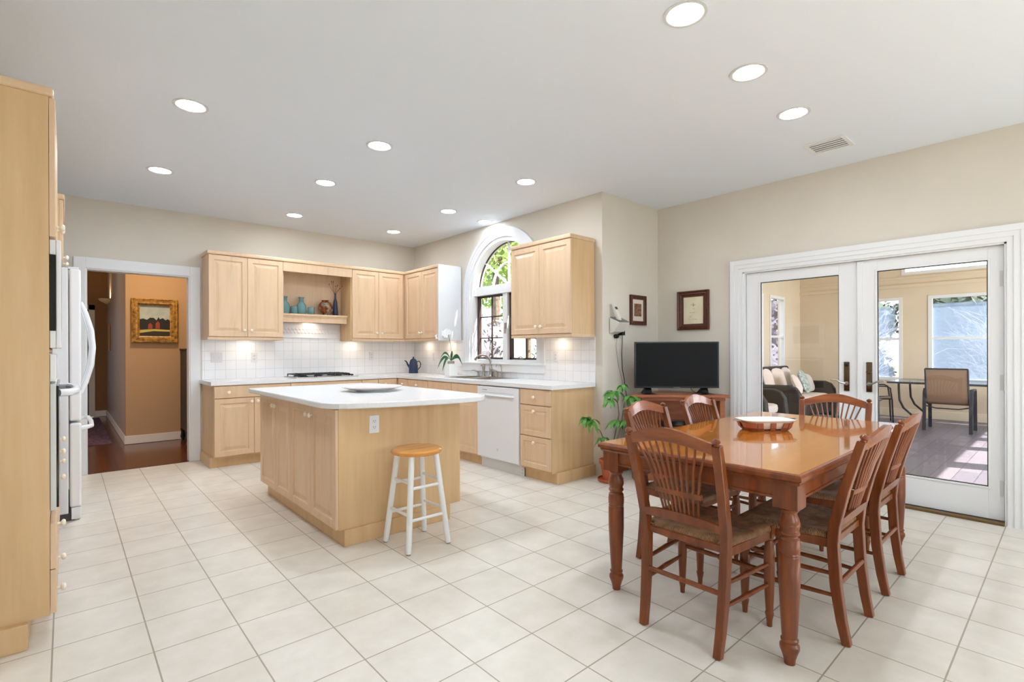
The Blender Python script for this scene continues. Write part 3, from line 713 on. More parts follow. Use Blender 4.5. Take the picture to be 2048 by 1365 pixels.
t=thing('wall_cabinet','two-door maple wall cabinet with a white end panel, left of the arched window','cabinet',(XW,5.85,U0),group='maple wall cabinets')
MB().box(UX+.001,XW-.0085,5.43,YB-.0085,U0+.03,U1-.042).build('body',M_maple,t)
door(t,Fr,5.435,5.83,1.40,2.300,(5.795,1.475)); door(t,Fr,5.83,UF-.03,1.40,2.300,(5.865,1.475))
rail_side(t,5.43,YB-.0085)
MB().box(UX-.022,XW-.0085,5.411,5.4295,U0,U1).build('end_panel',M_whiter,t,bevel=.002)
puck(t,3.80,6.18); puck(t,3.80,5.62)
t=thing('wall_cabinet','two-door maple wall cabinet alone to the right of the arched window','cabinet',(XW,3.6,U0),group='maple wall cabinets')
MB().box(UX+.001,XW-.0085,3.171,4.020,U0+.03,U1-.042).build('body',M_maple_e,t)
door(t,Fr,3.171,3.595,1.40,2.300,(3.56,1.475)); door(t,Fr,3.595,4.020,1.40,2.300,(3.63,1.475))
rail_side(t,3.168,4.023)
MB().box(UX-.03,XW-.001,3.165,4.026,U1-.042,U1).build('crown',M_maple,t,bevel=.01)
puck(t,3.80,3.60)
# continuous crown on the L of wall cabinets
mb=MB().box(1.150,XW-.001,UF-.03,YB-.001,U1-.0415,U1).box(UX-.03,XW-.001,5.430,UF-.03,U1-.0415,U1)
tag(mb.build('crown_moulding',M_maple,None,bevel=.01),'rounded maple top board along the wall cabinets of the corner','moulding')
# ---- island
IX0,IX1,IY0,IY1=1.262,2.215,3.085,4.72
t=thing('kitchen_island','maple kitchen island with a white top rounded on one side','kitchen island',((IX0+IX1)/2,(IY0+IY1)/2,0))
MB().box(IX0+.02,IX1,IY0,IY1,.105,CB).build('body',M_maple_e,t)
MB().box(IX0+.05,IX1-.10,IY0-.018,IY1-.05,0,.105).build('toe_kick',M_maple_e,t,bevel=.003)
Fi=frame_fn((IX0+.0205,0,0),(0,1,0),(-1,0,0))
ds=[3.088,3.555,4.00,4.30,4.70]
ds=[IY0+.002,3.52,3.93,4.28,IY1-.01]
kk=[3.49,3.555,4.245,4.315]
for i in range(4):
    kn=[(ds[1]-.035),(ds[1]+.035),(ds[3]-.035),(ds[3]+.035)][i]
    door(t,Fi,ds[i],ds[i+1],.110,.868,(kn,.80))
# top: straight on the left and back, sweeping curve on the front
P=[(1.195,4.81),(1.195,3.22)]
def bez(a,b,c,d,n):
    return [tuple((1-k)**3*a[i]+3*(1-k)**2*k*b[i]+3*(1-k)*k*k*c[i]+k**3*d[i] for i in (0,1)) for k in [j/n for j in range(1,n+1)]]
P+=bez(P[-1],(1.195,3.05),(1.30,3.00),(1.46,2.94),8)
P+=bez(P[-1],(1.66,2.86),(2.02,2.80),(2.13,2.80),12)
P+=bez(P[-1],(2.26,2.80),(2.32,2.88),(2.33,3.00),8)
P+=bez(P[-1],(2.345,3.4),(2.33,4.3),(2.33,4.62),8)
P+=bez(P[-1],(2.32,4.78),(2.26,4.81),(2.14,4.81),6)
tp=MB().prism(list(reversed(P)),2,CB,CT)
tp.build('island_top',M_counter,t,bevel=.008,bseg=3)
# outlets
def outlet(parent,F,s,z,label=None,gang=1,kind='outlet'):
    root=thing('wall_outlet',label,'outlet',tuple(F(s,z,0)),group='white wall outlets')
    w=.035+ (gang-1)*.023
    def bx(mb,a,b,c,d,e,f):
        p=[F(a,c,e),F(b,c,e),F(b,c,f),F(a,c,f),F(a,d,e),F(b,d,e),F(b,d,f),F(a,d,f)]; mb.hexa(p)
    mb=MB(); bx(mb,s-w,s+w,z-.058,z+.058,0,.005); mb.build('cover_plate',M_white,root,bevel=.002)
    for g in range(gang):
        sc=s+(g-(gang-1)/2)*.046
        for dz in (-.02,.02):
            mb=MB(); bx(mb,sc-.016,sc+.016,z+dz-.0145,z+dz+.0145,.005,.007); r=mb.build('receptacle',M_whiter,root,bevel=.002)
            mb=MB()
            bx(mb,sc-.008,sc-.0055,z+dz-.002,z+dz+.007,.007,.0074); bx(mb,sc+.0055,sc+.008,z+dz-.002,z+dz+.007,.007,.0074)
            bx(mb,sc-.002,sc+.002,z+dz-.009,z+dz-.005,.007,.0074); mb.build('slot',M_blackm,r)
    return root
def switch(F,s,z,label,gang=2):
    root=thing('light_switch',label,'light switch',tuple(F(s,z,0)))
    w=.035+(gang-1)*.023
    def bx(mb,a,b,c,d,e,f):
        mb.hexa([F(a,c,e),F(b,c,e),F(b,c,f),F(a,c,f),F(a,d,e),F(b,d,e),F(b,d,f),F(a,d,f)])
    mb=MB(); bx(mb,s-w,s+w,z-.058,z+.058,0,.005); mb.build('cover_plate',M_white,root,bevel=.002)
    for g in range(gang):
        sc=s+(g-(gang-1)/2)*.046; mb=MB(); bx(mb,sc-.005,sc+.005,z-.012,z+.012,.005,.012); mb.build('toggle',M_white,root,bevel=.001)
Fbw=frame_fn((0,YB-.008,0),(1,0,0),(0,-1,0)); Fsw=frame_fn((XW-.008,0,0),(0,1,0),(-1,0,0)); Fif=frame_fn((0,IY0,0),(1,0,0),(0,-1,0))
switch(Fbw,1.31,1.165,'white double switch plate on the tiles near the hall doorway')
outlet(None,Fbw,1.71,1.16,'white outlet on the tiles left of the cooktop')
outlet(None,Fbw,3.23,1.165,'white outlet on the tiles between the cooktop and the coffee pot')
outlet(None,Fsw,6.08,1.155,'white outlet on the sink-wall tiles near the corner')
outlet(None,Fsw,3.70,1.168,'white outlet on the tiles under the lone right wall cabinet')
outlet(None,Fif,1.522,.754,'white outlet on the front panel of the island')
# ================================================================== LEFT RUN
Fl=frame_fn((-.05,0,0),(0,1,0),(1,0,0))
TY0,TY1=2.93,3.69
t=thing('oven_tower_cabinet','tall maple oven cabinet at the left edge, nearest to the camera','cabinet',(-.38,(TY0+TY1)/2,0))
b=MB().box(XL+.001,-.0515,TY0,TY0+.02,.108,2.335).box(XL+.001,-.0515,TY1-.02,TY1,.108,2.335).box(XL+.001,-.0515,TY0+.02,TY1-.02,2.31,2.335)
b.box(XL+.001,XL+.02,TY0+.02,TY1-.02,.108,2.31).box(XL+.02,-.0515,TY0+.02,TY1-.02,.108,.12).box(XL+.02,-.0515,TY0+.02,TY1-.02,.50,.52).box(XL+.02,-.0515,TY0+.02,TY1-.02,1.235,1.25).box(XL+.02,-.0515,TY0+.02,TY1-.02,1.715,1.73)
b.build('body',M_maple_e,t)
MB().box(XL+.001,-.035,TY0-.012,TY1,2.3355,2.375).build('crown',M_maple,t,bevel=.012,bseg=3)
MB().box(XL+.001,-.119,TY0-.035,TY1,0,.108).build('toe_kick',M_maple_e,t,bevel=.003)
door(t,Fl,TY0+.001,3.31,1.735,2.332,(3.27,1.84)); door(t,Fl,3.31,TY1-.001,1.735,2.332,(3.35,1.84))
drawer(t,Fl,TY0+.001,TY1-.001,.112,.30,[(3.05,.177),(3.5,.177)])
drawer(t,Fl,TY0+.001,TY1-.001,.302,.50,[(3.31,.40)])
t=thing('microwave','white built-in microwave set in the oven cabinet above the oven','microwave',(-.38,3.31,1.25))
MB().box(-.50,-.051,TY0+.022,TY1-.022,1.26,1.714).build('body',M_whiter,t)
MB().box(-.05,-.030,TY0+.015,TY1-.015,1.255,1.725).build('trim_frame',M_white,t,bevel=.003)
MB().box(-.0298,-.013,TY0+.012,TY1-.015,1.255,1.725).build('door',M_white,t,bevel=.004)
MB().box(-.0495,-.0300,TY0+.008,TY0+.0148,1.33,1.66).box(-.013,-.0128,TY0+.09,TY1-.25,1.34,1.66).build('window',M_black,t)
t=thing('wall_oven','white built-in wall oven with a bowed handle below the microwave','oven',(-.38,3.31,.53))
MB().box(-.62,-.051,TY0+.022,TY1-.022,.525,1.232).build('body',M_whiter,t)
MB().box(-.05,-.03,TY0+.015,TY1-.015,1.11,1.228).build('control_panel',M_white,t,bevel=.003)
MB().box(-.05,-.030,TY0+.012,TY1-.012,.552,1.10).build('door',mat('oven_door_grey',(205,206,204),.35),t,bevel=.003)
MB().box(-.0298,-.022,TY0+.03,TY1-.03,.56,1.09).build('door_glass',M_black,t,bevel=.002)
MB().tube([(-.022,TY0+.10,1.055),(.015,TY0+.12,1.055),(.035,TY0+.2,1.055),(.043,3.31,1.055),(.035,TY1-.2,1.055),(.015,TY1-.12,1.055),(-.022,TY1-.10,1.055)],.017,10).build('handle',M_white,t,smooth=True)
# cabinets between oven and refrigerator
t=thing('base_cabinet','maple drawer cabinet between the oven tower and the refrigerator','cabinet',(-.38,4.27,0))
MB().box(XL+.001,-.06,TY1+.002,4.84,.10,CB).build('body',M_maple_e,t)
MB().box(XL+.001,-.12,TY1+.002,4.84,0,.10).build('toe_kick',M_maple_e,t)
for a,b_ in ((TY1+.004,4.265),(4.265,4.838)):
    c=(a+b_)/2
    drawer(t,Fl,a,b_,.72,.868); drawer(t,Fl,a,b_,.58,.716,[(c,.65)]); drawer(t,Fl,a,b_,.424,.576,[(c,.50)]); drawer(t,Fl,a,b_,.118,.42)
tag(MB().box(XL+.001,-.026,TY1+.002,4.845,CB,CT).build('countertop',M_counter,None,bevel=.004),'short white countertop between the oven tower and the refrigerator','countertop')
t=thing('wall_cabinet','maple wall cabinet between the oven tower and the refrigerator','cabinet',(-.5,4.27,1.4),group='maple wall cabinets')
MB().box(XL+.001,-.391,TY1+.002,4.84,1.40,2.335).build('body',M_maple_e,t)
Fl2=frame_fn((-.39,0,0),(0,1,0),(1,0,0))
door(t,Fl2,TY1+.004,4.265,1.40,2.332,(4.23,1.47)); door(t,Fl2,4.265,4.838,1.40,2.332,(4.30,1.47))
t=thing('wall_cabinet','white-edged cabinet above the refrigerator, high on the left wall','cabinet',(-.4,5.32,1.9),group='maple wall cabinets')
MB().box(XL+.001,-.031,4.846,5.80,1.90,2.335).build('body',M_maple_e,t)
Fl3=frame_fn((-.030,0,0),(0,1,0),(1,0,0))
door(t,Fl3,4.848,5.32,1.905,2.332,(5.0,1.94)); door(t,Fl3,5.32,5.798,1.905,2.332,(5.36,1.94))
MB().box(XL+.001,.0,4.838,5.81,2.3355,2.375).build('crown',M_maple,t,bevel=.012,bseg=3)
# refrigerator
t=thing('refrigerator','white refrigerator with bowed handles against the left wall','refrigerator',(-.35,5.32,0))
MB().box(XL+.02,.015,4.87,5.77,.06,1.85).build('body',M_whiter,t,bevel=.006)
for a,b_,hy,hs in ((4.872,5.317,5.27,1),(5.323,5.768,5.37,-1)):
    d=MB().box(.022,.088,a,b_,.73,1.845).build('door',M_white,t,bevel=.014,bseg=3)
    h=MB().tube([(.086,hy if a>5 else 5.0,.93),(.115,hy if a>5 else 5.0,1.0),(.150,hy if a>5 else 5.0,1.14),(.160,hy if a>5 else 5.0,1.27),(.150,hy if a>5 else 5.0,1.40),(.115,hy if a>5 else 5.0,1.54),(.086,hy if a>5 else 5.0,1.61)],[.014,.016,.017,.017,.017,.016,.014],10)
    h.build('handle',M_white,d,smooth=True)
d=MB().box(.022,.088,4.872,5.768,.10,.715).build('freezer_drawer',M_white,t,bevel=.014,bseg=3)
MB().tube([(.086,4.96,.665),(.125,4.965,.672),(.148,5.0,.675),(.155,5.32,.675),(.148,5.64,.675),(.125,5.675,.672),(.086,5.68,.665)],.016,10).build('handle',M_white,d,smooth=True)
MB().box(.015,.075,4.90,4.96,1.845,1.862).build('hinge_cover',M_whiter,t,bevel=.004)
MB().box(XL+.02,.05,4.90,5.74,.0,.06).build('base_grille',mat('grille_grey',(80,80,82),.6),t)
MB().box(.03,.084,4.874,4.93,.012,.098).build('foot_cover',M_white,t,bevel=.004)
# ================================================================== DINING TABLE
TX0,TX1,TYa,TYb,TH=2.068,4.010,.690,1.656,.762
t=thing('dining_table','rectangular dining table with glossy honey top and turned legs','dining table',((TX0+TX1)/2,(TYa+TYb)/2,0))
mb=MB(); rs=[]
for ins,z in ((.020,TH-.010),(.0145,TH-.003),(.016,TH-.0)):
    rs.append([(TX0+ins,TYa+ins,z),(TX1-ins,TYa+ins,z),(TX1-ins,TYb-ins,z),(TX0+ins,TYb-ins,z)])
mb.rings(rs); mb.build('tabletop',M_tab,t)
mb=MB(); rs=[]
for ins,z in ((.014,TH-.045),(.008,TH-.036),(.010,TH-.032),(.0,TH-.026),(.0,TH-.012),(.006,TH-.004),(.0145,TH-.002)):
    rs.append([(TX0+ins,TYa+ins,z),(TX1-ins,TYa+ins,z),(TX1-ins,TYb-ins,z),(TX0+ins,TYb-ins,z)])
mb.rings(rs); mb.build('edge_moulding',M_tabd,t)
mb=MB(); a=.028
mb.box(TX0+a,TX0+a+.022,TYa+.09,TYb-.09,.655,TH-.045).box(TX1-a-.022,TX1-a,TYa+.09,TYb-.09,.655,TH-.045)
mb.box(TX0+.09,TX1-.09,TYa+a,TYa+a+.022,.655,TH-.045).box(TX0+.09,TX1-.09,TYb-a-.022,TYb-a,.655,TH-.045)
mb.box(TX0+a-.005,TX0+a+.024,TYa+.09,TYb-.09,.652,.662).box(TX0+.09,TX1-.09,TYa+a-.005,TYa+a+.024,.652,.662)
mb.build('apron',M_tabd,t)
prof=[(.020,0),(.022,.020),(.030,.045),(.0365,.062),(.036,.074),(.029,.084),(.029,.088),(.0325,.093),(.0325,.098),(.028,.104),(.033,.20),(.039,.32),(.0425,.425),(.040,.430),(.0425,.435),(.040,.441),(.0430,.447),(.0435,.475),(.041,.495),(.034,.503),(.034,.507),(.041,.513),(.042,.520),(.036,.528),(.036,.533),(.042,.545),(.043,.556),(.038,.575),(.031,.590),(.031,.597),(.038,.606),(.040,.612),(.034,.618)]
for x in (TX0+.066,TX1-.066):
    for y in (TYa+.066,TYb-.066):
        mb=MB().lathe([(r_*(.92 if h_>.35 else 1),h_) for r_,h_ in prof],(x,y,0),n=28).box(x-.046,x+.046,y-.046,y+.046,.618,TH-.045)
        mb.build('leg',M_tabd,t,smooth=True,auto=30)
# ================================================================== DINING CHAIRS (local: forward = +y)
def make_chair(name,label):
    t=thing(name,label,'dining chair',group='dining chairs around the table')
    for s in (-1,1):
        pts=[(s*.172,-.205,0),(s*.176,-.186,.10),(s*.180,-.168,.24),(s*.184,-.158,.42),(s*.188,-.166,.50),(s*.194,-.205,.66),(s*.200,-.248,.80),(s*.202,-.268,.865)]
        mb=MB().bar(pts,[(.032,.034),(.034,.038),(.036,.042),(.036,.044),(.036,.042),(.036,.038),(.036,.034),(.036,.032)])
        mb.build('rear_post',M_chair,t,world=False,bevel=.004)
    for s in (-1,1):
        mb=MB().lathe([(.010,0),(.011,.004),(.009,.008),(.015,.013),(.017,.018),(.013,.026),(.004,.031),(.001,.032)],(s*.202,-.270,.864),(0,-.25,1),14)
        mb.build('finial',M_chair,t,world=False,smooth=True)
    for s in (-1,1):
        pr=[(.011,0),(.013,.03),(.018,.055),(.018,.062),(.015,.068),(.016,.075),(.022,.20),(.023,.33),(.018,.375),(.014,.385),(.019,.392),(.019,.40)]
        mb=MB().lathe(pr,(s*.212,.200,0),n=16).box(s*.212-.018,s*.212+.018,.182,.218,.40,.455)
        mb.build('front_leg',M_chair,t,world=False,smooth=True,auto=35)
    # seat rails
    mb=MB().bar([(-.212,.205,.413),(.212,.205,.413)],(.022,.034),(0,1,0)).bar([(-.19,-.155,.425),(.19,-.155,.425)],(.020,.03),(0,1,0))
    for s in (-1,1): mb.bar([(s*.186,-.155,.418),(s*.214,.20,.413)],(.022,.038),(1,0,0))
    mb.build('seat_rail',M_chair,t,world=False,bevel=.003)
    # rush seat
    def ring(ins,z,zc=0):
        out=[]; y0,y1=-.150+ins,.222-ins; n=6
        w0,w1=.186-ins,.226-ins
        for i in range(n+1): k=i/n; out.append((-w0+(2*w0)*k,y0,z))
        for i in range(1,n+1): k=i/n; out.append((w0+(w1-w0)*k,y0+(y1-y0)*k,z))
        for i in range(1,n+1): k=i/n; out.append((w1-2*w1*k,y1,z))
        for i in range(1,n): k=i/n; out.append((-w1+(w1-w0)*k,y1+(y0-y1)*k,z))
        return out
    mb=MB().rings([ring(.006,.424),ring(-.004,.430),ring(-.006,.442),ring(-.001,.455),ring(.014,.461),ring(.05,.457),ring(.10,.453),ring(.155,.452)])
    mb.build('rush_seat',M_ratt,t,world=False,smooth=True,auto=60)
    # crest rail: arched, curved in plan
    n=18; rs=[]
    for i in range(n+1):
        k=-1+2*i/n; x=k*.188; h=1-k*k
        cc=.35*(math.cos(k*PI)*.5+.5)+.65*(1-k*k); top=.872+.046*cc; bot=.826+.034*cc
        yy=-.262-.030*h
        ly=-(.25)*(top-bot)
        rs.append([(x,yy+.010-.0,bot),(x,yy-.010,bot),(x,yy+ly-.010,top),(x,yy+ly+.009,top)])
    mb=MB().rings(rs); mb.build('crest_rail',M_crest,t,world=False,smooth=True,auto=40)
    # lower rail (arched up)
    rs=[]
    for i in range(n+1):
        k=-1+2*i/n; x=k*.176; h=1-k*k
        top=.527+.018*h; bot=.493+.010*h; yy=-.176-.012*h
        rs.append([(x,yy+.009,bot),(x,yy-.009,bot),(x,yy-.008-.009,top),(x,yy-.008+.009,top)])
    MB().rings(rs).build('lower_rail',M_chair,t,world=False,smooth=True,auto=40)
    # middle gathering rail held by the spindles
    rs=[]
    for i in range(11):
        k=-1+2*i/10; x=k*.108; yy=-.205-.012*(1-k*k)
        z0,z1=.622-(.004*k*k),.645-.004*k*k
        rs.append([(x,yy+.008,z0),(x,yy-.008,z0),(x,yy-.008-.004,z1),(x,yy+.008-.004,z1)])
    MB().rings(rs).build('middle_rail',M_chair,t,world=False,bevel=.002)
    for i in range(10):
        k=-1+2*i/9
        top=Vector((k*.158,-.277-.022*(1-k*k),.826+.034*(.35*(math.cos(k*.84*PI)*.5+.5)+.65*(1-(k*.84)**2))+.006)); mid=Vector((k*.094,-.212-.012*(1-k*k),.640)); bot=Vector((k*.080,-.184-.012*(1-k*k),.535))
        c=mid.lerp(top,.45)+Vector((-k*.008,.004,0))
        mb=MB().tube([top,c,mid.lerp(top,.12),mid,bot],[.0048,.0056,.006,.0054,.0052],8)
        mb.build('spindle',M_chair,t,world=False,smooth=True)
    # stretchers
    mbs=[]
    for z in (.288,.197):
        for s in (-1,1):
            MB().tube([(s*.180,-.168,z),(s*.198,.02,z-.002),(s*.211,.195,z-.008)],[.008,.0115,.008],10).build('stretcher',M_chair,t,world=False,smooth=True)
    MB().tube([(-.176,-.176,.250),(.176,-.176,.250)],[.011,.011],10).build('stretcher',M_chair,t,world=False,smooth=True)
    for z in (.33,.24):
        MB().lathe([(.007,0),(.010,.03),(.012,.15),(.009,.185),(.015,.195),(.015,.205),(.010,.212),(.015,.219),(.015,.229),(.009,.239),(.012,.274),(.010,.394),(.007,.424)],(-.212,.2,z),(1,0,0),12).build('stretcher',M_chair,t,world=False,smooth=True)
    return t
def put(c,x,y,fx,fy,label=None):
    c.location=(x,y,0); c.rotation_euler=(0,0,math.atan2(fy,fx)-PI/2)
    if label: c['label']=label
    return c
ch=make_chair('dining_chair','rush-seat dining chair with spindle back at the near end of the table')
put(ch,2.155,1.130,1,0)
for (x,y,fx,fy,l) in ((2.61,.845,0,1,'rush-seat dining chair on the right side of the table, nearer one'),
      (3.257,.845,0,1,'rush-seat dining chair on the right side of the table, farther one'),
      (3.845,1.105,-1,-.18,'dining chair at the far end of the table, in front of the french doors'),
      (2.725,1.53,0,-1,'dining chair on the plant side of the table, nearest the terracotta pot'),
      (3.375,1.53,0,-1,'dining chair tucked in right in front of the television stand')):
    put(copy_tree(ch),x,y,fx,fy,l)
# ---- dish on the table
t=thing('casserole_dish','white scalloped dish in a copper-coloured slatted basket on the dining table','dish',(3.11,1.235,TH),R(-38))
n=32
def sup(a,b,k,e=.55):
    c,s_=math.cos(k),math.sin(k); return (a*abs(c)**e*(1 if c>=0 else -1), b*abs(s_)**e*(1 if s_>=0 else -1))
a_=.150;b_=.095
rs=[]
for sc,z in ((.74,.012),(.80,.014),(.92,.045),(.96,.056),(1.05,.060),(1.06,.064),(.95,.062),(.88,.050),(.76,.022),(.40,.020)):
    rs.append([(*[v*sc*(1+(.025*math.sin(k*8*2*PI/n*2) if sc>1 else 0)) for v in sup(a_,b_,2*PI*k/n)],z) for k in range(n)])
MB().rings(rs).build('dish',M_ceram,t,world=False,smooth=True,auto=60)
M_cop=mat('copper_slat',(168,104,80),.4,metal=.25)
mb=MB()
for k in range(18):
    x,y=sup(a_,b_,2*PI*(k+.5)/18,.6); x2,y2=x*.80,y*.80
    tn=Vector(sup(a_,b_,2*PI*(k+.52)/18,.6))-Vector((x,y)); tn=Vector((tn.x,tn.y,0)).normalized()
    w_=.0155
    P=[Vector((x2,y2,.004)),Vector((x*.93,y*.93,.022)),Vector((x*.985,y*.985,.050))]
    for p,q in zip(P[:-1],P[1:]):
        nn=(q-p).cross(tn).normalized()*.002
        mb.hexa([p-tn*w_-nn,p+tn*w_-nn,p+tn*w_+nn,p-tn*w_+nn,q-tn*w_-nn,q+tn*w_-nn,q+tn*w_+nn,q-tn*w_+nn])
mb.rings([[(*[v*.80 for v in sup(a_,b_,2*PI*k/n,.6)],0) for k in range(n)],[(*[v*.82 for v in sup(a_,b_,2*PI*k/n,.6)],.006) for k in range(n)]])
mb.build('basket',M_cop,t,world=False)
for s in (-1,1):
    MB().tube([(s*.150,-.03,.055),(s*.178,-.028,.060),(s*.192,0,.062),(s*.178,.028,.060),(s*.150,.03,.055)],.0045,8).build('handle',M_nickel,t,world=False,smooth=True)
# ================================================================== STOOL
sx,sy=1.692,2.832
t=thing('bar_stool','round wooden stool with white painted legs in front of the island','stool',(sx,sy,0))
MB().lathe([(.14,0),(.155,.004),(.162,.014),(.162,.024),(.150,.033),(.10,.034),(.001,.030)],(sx,sy,.580),n=40).build('seat',M_stoolw,t,smooth=True)
legs=[]
for dx,dy in ((-1,-1),(-1,1),(1,-1),(1,1)):
    a=Vector((sx+dx*.145,sy+dy*.145,.0)); b=Vector((sx+dx*.088,sy+dy*.088,.582)); legs.append((a,b))
    l=MB().tube([a+Vector((0,0,.008)),a.lerp(b,.1),a.lerp(b,.5),b],[.0165,.018,.0185,.0185],14).build('leg',M_stoolp,t,smooth=True)
    MB().lathe([(.013,0),(.014,.003),(.014,.009)],(a.x,a.y,0),n=12).build('foot_glide',M_nickel,l)
def at(i,h): a,b=legs[i]; return a.lerp(b,h/.582)
for i,j,hs in ((0,1,(.225,.415)),(2,3,(.225,.415)),(0,2,(.195,.385)),(1,3,(.195,.385))):
    for h in hs: MB().tube([at(i,h),at(j,h)],.0095,10).build('rung',M_stoolp,t,smooth=True)
# ================================================================== PLATE on the island
t=thing('platter','large shallow platter with pink inside on the island top','platter',(1.86,3.80,CT))
MB().lathe([(.12,0),(.125,.006),(.18,.016),(.235,.034),(.238,.038),(.232,.038),(.18,.022),(.12,.013),(.001,.011)],(1.86,3.80,CT),n=48).build('platter_body',M_ceram,t,smooth=True)
MB().lathe([(.001,.0118),(.12,.0138),(.178,.0225),(.215,.0335),(.214,.0325),(.178,.0215),(.12,.0128),(.001,.0108)],(1.86,3.80,CT+.0006),n=48).build('glaze',mottled('pink_glaze',(232,200,206),(222,214,222),6,.15),t,smooth=True,recalc=True)
# ================================================================== COFFEE POT
cx,cy=3.72,6.27
t=thing('coffee_pot','navy blue enamel coffee pot on the counter in the corner','coffee pot',(cx,cy,CT),R(0))
cx,cy=3.735,6.33; t.location=(cx,cy,CT)
dv=Vector((math.cos(YAW),-math.sin(YAW),0))
MB().lathe([(.066,0),(.068,.006),(.066,.012),(.064,.10),(.054,.165),(.050,.172),(.048,.176)],(cx,cy,CT),n=28).build('body',M_navy,t,smooth=True)
MB().lathe([(.050,.172),(.046,.186),(.030,.202),(.014,.210),(.008,.214),(.013,.222),(.012,.232),(.001,.236)],(cx,cy,CT),n=24).build('lid',M_navy,t,smooth=True)
c0=Vector((cx,cy,CT))
MB().tube([c0-dv*.055+Vector((0,0,.085)),c0-dv*.080+Vector((0,0,.12)),c0-dv*.100+Vector((0,0,.165)),c0-dv*.125+Vector((0,0,.182))],[.018,.014,.010,.008],12).build('spout',M_navy,t,smooth=True)
MB().tube([c0+dv*.052+Vector((0,0,.165)),c0+dv*.085+Vector((0,0,.172)),c0+dv*.103+Vector((0,0,.14)),c0+dv*.098+Vector((0,0,.09)),c0+dv*.062+Vector((0,0,.05))],.0075,10).build('handle',mat('brown_handle',(66,52,44),.4),t,smooth=True)
# ================================================================== ORCHID
ox,oy=3.60,5.30
ox,oy=3.70,5.34
t=thing('potted_orchid','white orchid with strap leaves in a white pot on the counter by the window','plant',(ox,oy,CT))
MB().box(ox-.062,ox+.062,oy-.062,oy+.062,CT,CT+.155).build('pot',M_ceram,t,bevel=.006)
MB().lathe([(.045,0),(.045,.035),(.02,.04)],(ox,oy,CT+.15),n=16).build('inner_pot',mat('grey_pot',(150,146,142),.6),t,smooth=True)
lf=MB(); o0=Vector((ox,oy,CT+.19)); right=rt.copy()
for (a,h,w_,b2) in ((-.17,-.10,.034,.10),(-.14,.01,.03,.10),(.12,.03,.03,.03),(.15,-.06,.036,.10),(.02,.13,.03,.01),(-.11,-.14,.032,.10)):
    tipp=o0+right*a+Vector((0,0,h))-fw*.03
    lf.leaf(o0,tipp,w_,(0,0,b2),7,fw)
lf.build('leaves',M_orch,t,recalc=False)
stp=[o0,o0+Vector((0,0,.12))+right*.005,o0+Vector((0,0,.24))-right*.010,o0+Vector((0,0,.33))-right*.03,o0+Vector((0,0,.36))-right*.09,o0+Vector((0,0,.33))-right*.15]
MB().tube(stp,.003,6).build('flower_stem',M_stem,t,smooth=True)
M_petal=mat('orchid_petal',(244,246,250),.5)
for (a,h) in ((-.02,.37),(-.055,.385),(-.09,.35),(-.115,.365),(-.145,.33),(-.17,.315),(-.065,.33)):
    c=o0+right*a+Vector((0,0,h)); f=MB()
    for k in range(5):
        an=2*PI*k/5+.3; tip=c+(right*math.cos(an)+Vector((0,0,math.sin(an))))*.038-fw*.008
        f.leaf(c-fw*.002*k*0,tip,.034,-fw*.006,4,fw)
    f.sphere(c-fw*.006,.007,8,6); f.build('blossom',M_petal,t,recalc=False)
# ================================================================== NICHE OBJECTS
nz=1.698; ny=6.50
def xat(u,y): return y*math.tan(YAW+math.atan((u-1024)/FPX))
def sc(pr,k): return [(a*k,b*k) for a,b in pr]
def vaseL(name,label,cat,prof,x,y,m,z=nz,n=24,sm=True,group=None):
    o=MB().lathe(prof,(0,0,0),n=n).build(name,m,None,smooth=sm); o.location=(x,y,z); return tag(o,label,cat,group)
bot=[(.044,0),(.046,.004),(.052,.04),(.054,.07),(.046,.105),(.030,.125),(.024,.135),(.023,.165),(.031,.185),(.029,.186),(.021,.165),(.022,.135),(.044,.105),(.051,.07),(.048,.01),(.001,.008)]
vaseL('glass_vase','teal glass bottle vase at the left end of the niche, half behind the cabinet door','vase',sc(bot,1.17),xat(569.7,ny),ny,M_teal,group='teal glassware in the niche')
vaseL('glass_vase','teal glass bottle vase standing free in the middle of the niche shelf','vase',sc(bot,1.17),xat(603,ny),ny,M_teal,group='teal glassware in the niche')
tum=[(.034,0),(.036,.003),(.037,.082),(.034,.083),(.033,.010),(.001,.008)]
vaseL('glass_tumbler','teal glass tumbler between the two bottle vases','glass',sc(tum,1.15),xat(588.5,ny-.03),ny-.03,M_teal,group='teal glassware in the niche')
vaseL('glass_tumbler','pale teal glass tumbler right of the bottle vases','glass',sc(tum,1.15),xat(622,ny-.02),ny-.02,M_teal,group='teal glassware in the niche')
M_luster=mat('copper_luster',(110,60,34),.15,metal=.4,coat=.6)
rm=M_luster; f=noise(rm,coords(rm,(1,1,1)),14,3); rr=ramp(rm,[(.35,(60,28,20)),(.5,(150,84,40)),(.62,(150,160,150)),(.7,(60,36,28))]); LK(rm,f,rr.inputs[0]); LK(rm,rr.outputs[0],bsdf(rm).inputs['Base Color'])
t=thing('lustre_vase','round faceted copper and grey glazed vase on the niche shelf','vase',(xat(651,ny-.01),ny-.01,nz))
lx,ly=xat(651,ny-.01),ny-.01
rs=[]
for r,h in ((.032,0),(.034,.012),(.030,.018),(.055,.035),(.078,.070),(.082,.092),(.074,.118),(.056,.145),(.040,.156),(.046,.168),(.042,.167),(.034,.152),(.02,.14)):
    r*=1.17;h*=1.17;rs.append([(lx+r*math.cos(2*PI*k/8+.2)*(1+.04*math.cos(8*PI*k/8)),ly+r*math.sin(2*PI*k/8+.2),nz+h) for k in range(8)])
MB().rings(rs).build('vase_body',M_luster,t,bevel=.004)
t=thing('bud_vase','slim dark blue bottle vase holding dried flowers in the niche','vase',(2.630,ny,nz))
bx_,by_=xat(671,ny+.02),ny+.02; t.location=(bx_,by_,nz)
